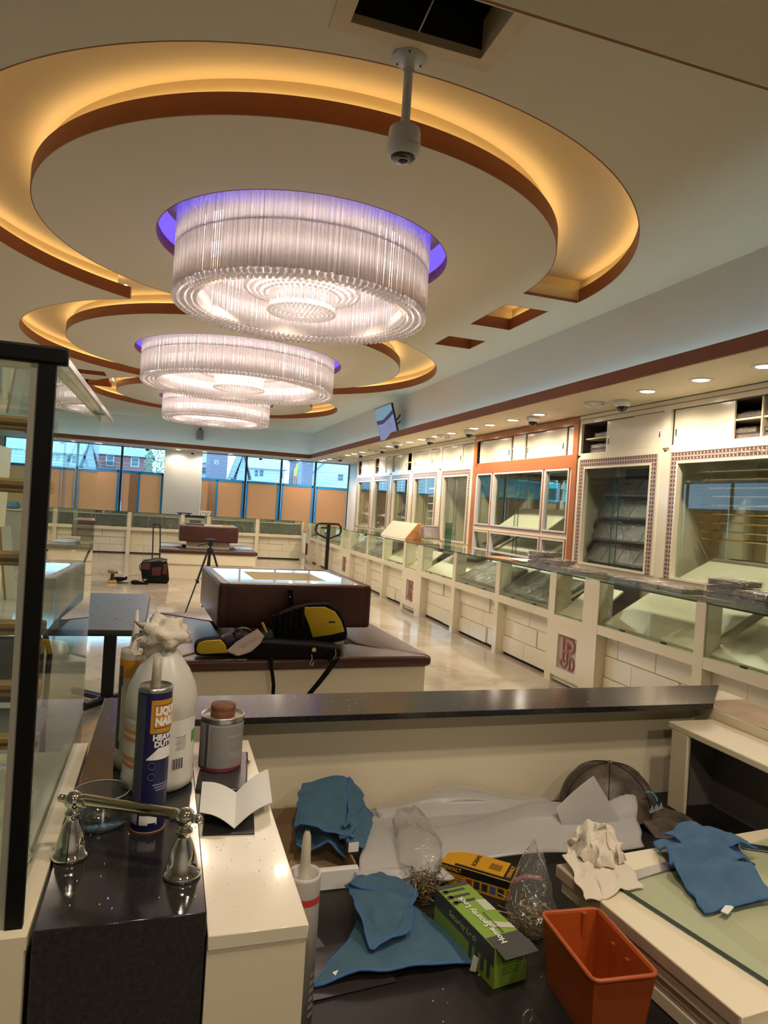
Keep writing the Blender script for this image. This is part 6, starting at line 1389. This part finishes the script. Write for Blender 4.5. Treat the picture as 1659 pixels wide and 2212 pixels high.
# orange and white sealant tube
t = thing('caulk_tube', 'white and orange sealant tube with long nozzle behind the jug', 'tube', (-.041, 1.325, 1.0)); r = .0235
obj('cartridge', MB().lathe([(0, 0), (r*1.04, 0), (r*1.04, .022), (r, .023), (r, .206), (r*.97, .213), (.012, .214)], n=36), mat('cream_tube', (.55, .50, .40), .45), t); wrap_label('orange_top', t, r, -180, 180, .165, .197, 'lblorange', n=40); wrap_label('dark_panel', t, r, -110, -42, .035, .185, mat('dark_tube_label', (.05, .045, .04), .5)); wrap_label('pale_panel', t, r, -40, 120, .024, .165, mat('beige_tube_label', (.50, .44, .32), .5))
letters('lettering', 'SEALANT', .016, 'paper', t, T(0, 0, .11), .0003, bend=r+.001, x0=0, xs=1.0) if False else None
wrap_label('side_text', t, r, -46, -42, .05, .15, 'paper', n=2, off=.0008)
obj('nozzle', MB().lathe([(.013, .213), (.0085, .219), (.0065, .24), (.0025, .284), (.0, .2845)], n=20), mat('nozzle_white', (.62, .59, .53), .45), t)
# white tube on the desk
t = thing('caulk_tube', 'white caulk tube with red band standing on the desk', 'tube', (.2285, 1.0, .72)); r = .0245
obj('cartridge', MB().lathe([(0, 0), (r, .0), (r, .222), (r*.98, .228), (r*.8, .226), (r*.78, .215), (0, .215)], n=36), mat('frosted_tube', (.50, .47, .44), .4), t); wrap_label('red_band', t, r, -120, 120, .188, .198, mat('red_print', (.50, .05, .04), .5), n=24)
obj('nozzle', MB().lathe([(.012, .215), (.0085, .222), (.0078, .245), (.006, .282), (.003, .290)], n=18), mat('nozzle_ivory', (.56, .52, .42), .45), t)
for k in range(6): wrap_label('side_text', t, r, 30, 60, .02+.012*k, .027+.012*k, mat('tube_text', (.2, .2, .2), .6), n=4)
# phone, can, folded paper
t = thing('dark_phone', 'dark slab phone under the paint can', 'phone', (.135, 1.325, .973), -.12); obj('body', MB().rbox(-.048, .042, -.09, .095, 0, .009, .0035, 2), mat('phone_back', (.05, .045, .048), .25), t); obj('camera_bump', MB().rbox(.042, .047, .05, .062, .001, .007, .001, 1), 'brass', t)
t = thing('paint_can', 'small grey tin can with rusty screw cap', 'can', (.126, 1.345, .983)); M['rust'] = mat('rusty_cap', (.20, .085, .035), .65, var=.4, scale=60)
obj('tin', MB().lathe([(0, 0), (.040, 0), (.0405, .004), (.040, .096), (.0412, .098), (.0412, .101), (.039, .1015), (.036, .097), (.022, .0965)], n=44), 'steel', t)
wrap_label('grey_label', t, .0402, -180, 180, .006, .090, mat('grey_can_label', (.27, .25, .24), .5, var=.06, scale=20), n=48); wrap_label('label_seam', t, .0402, -50, -42, .008, .089, mat('dark_label_seam', (.07, .065, .065), .5), n=3, off=.0008); wrap_label('red_base_band', t, .0402, -80, 90, .003, .008, mat('dark_red_band', (.22, .03, .03), .5), n=24, off=.0008)
for k, (a0_, a1_, z) in enumerate([(-88, -56, .084), (-38, 85, .086), (-88, -56, .06), (10, 80, .066), (20, 80, .03), (25, 70, .026), (15, 80, .034)]): wrap_label('label_line', t, .0402, a0_, a1_, z, z+.0016, mat('pale_line', (.42, .40, .38), .6), n=8, off=.0008)
wrap_label('label_line', t, .0402, -39, -36.5, .01, .087, mat('pale_line_v', (.42, .40, .38), .6), n=2, off=.0008)
obj('lid_rim', MB().lathe([(.036, .097), (.022, .0965), (.022, .1)], n=40), mat('yellowed_lid', (.45, .36, .22), .5), t)
obj('screw_cap', MB().lathe([(.0225, .0965), (.0235, .1), (.0225, .107), (.022, .108), (.0235, .112), (.0235, .118), (.022, .1195), (0, .1195)], n=36), 'rust', t)
t = thing('folded_paper', 'folded white leaflet lying on the cream cabinet top', 'paper', (.138, 1.18, .974))
def Q(x, y, z): return (x-.138, y-1.18, z)
def sheet(a, b, c, d): 
    vs = []; fs = []; n = 8
    A, B, C_, D = [Vector(p) for p in (a, b, c, d)]
    for i in range(n+1):
        for j in range(n+1): u_, v_ = i/n, j/n; p = A*(1-u_)*(1-v_)+B*u_*(1-v_)+C_*u_*v_+D*(1-u_)*v_; p.z += .006*math.sin(PI*u_); vs.append(p)
    fs = [(i*(n+1)+j, (i+1)*(n+1)+j, (i+1)*(n+1)+j+1, i*(n+1)+j+1) for i in range(n) for j in range(n)]
    return MB().add(vs, fs, True).add([v_-Vector((0, 0, .0008)) for v_ in vs], [tuple(reversed(f)) for f in fs], True)
obj('left_leaf', sheet(Q(.078, 1.122, .02), Q(.131, 1.092, .004), Q(.146, 1.222, .006), Q(.088, 1.243, .02)), 'paper', t, fixn=False)
obj('right_leaf', sheet(Q(.131, 1.092, .004), Q(.198, 1.145, .018), Q(.211, 1.29, .018), Q(.146, 1.222, .006)), 'paper', t, fixn=False)
tag(obj('dark_card', MB().box(-.04, .04, -.035, .035, 0, .0015), 'black', loc=(.125, 1.115, .9735), rot=(0, 0, -.1)), 'dark card under the folded leaflet', 'card')
# chrome handle
t = thing('chrome_handle', 'chrome bar handle with two bell-shaped posts', 'handle', (-.025, .965, 1.0))
bell = [(0, 0), (.0235, 0), (.0245, .003), (.0225, .007), (.0205, .009), (.0185, .022), (.013, .040), (.0085, .050), (.0075, .055), (.0105, .057), (.0105, .061), (.0075, .063), (.0075, .067)]
for nm, (x, y) in (('L', (-.072, .038)), ('R', (.072, -.038))):
    po = obj('post', MB().lathe(bell, (x, y, 0), n=36), 'chrome', t)
    kn = MB(); kn.sphere((x, y, .077), .0125, 20, 12); d = Vector((.885, -.466, 0)); s = 1 if nm == 'L' else -1
    p0 = Vector((x, y, .077)); kn.cyl(p0+d*s*.008, p0+d*s*.018, .0085, n=20); kn.cyl(p0-d*s*.008, p0-d*s*.014, .006, n=16); kn.sphere(p0-d*s*.018, .006, 12, 8); obj('knuckle', kn, 'chrome', po)
obj('bar', MB().cyl((-.060, .032, .079), (.060, -.032, .079), .0075, n=24), mat('warm_chrome', (.80, .74, .60), .12, metal=1), t)
# clear dish
t = thing('glass_dish', 'low clear plastic dish behind the chrome handle', 'dish', (-.068, 1.093, 1.0)); obj('dish', MB().lathe([(0, .001), (.034, .001), (.037, .004), (.039, .048), (.0405, .05), (.0395, .051), (.0365, .006), (0, .004)], n=32), thin_glass('dish_plastic', (.72, .76, .76), base=.03, haze=(.5, .52, .52), hazew=.12), t); obj('dish_rim', MB().tube([(.0395*math.cos(2*PI*i/32), .0395*math.sin(2*PI*i/32), .0505) for i in range(32)], .0012, 6, closed=True), 'grey', t)
tag(obj('foil_scrap', blob(.018, .015, .008, 4, .4, 12, 8), 'chrome', loc=(-.07, 1.09, 1.012)), 'scrap of foil inside the clear dish', 'foil')

for n_ in ('violet_led', 'downlight_led', 'drum_led', 'drum_led_panel'): bpy.data.materials[n_].cycles.emission_sampling = 'NONE'
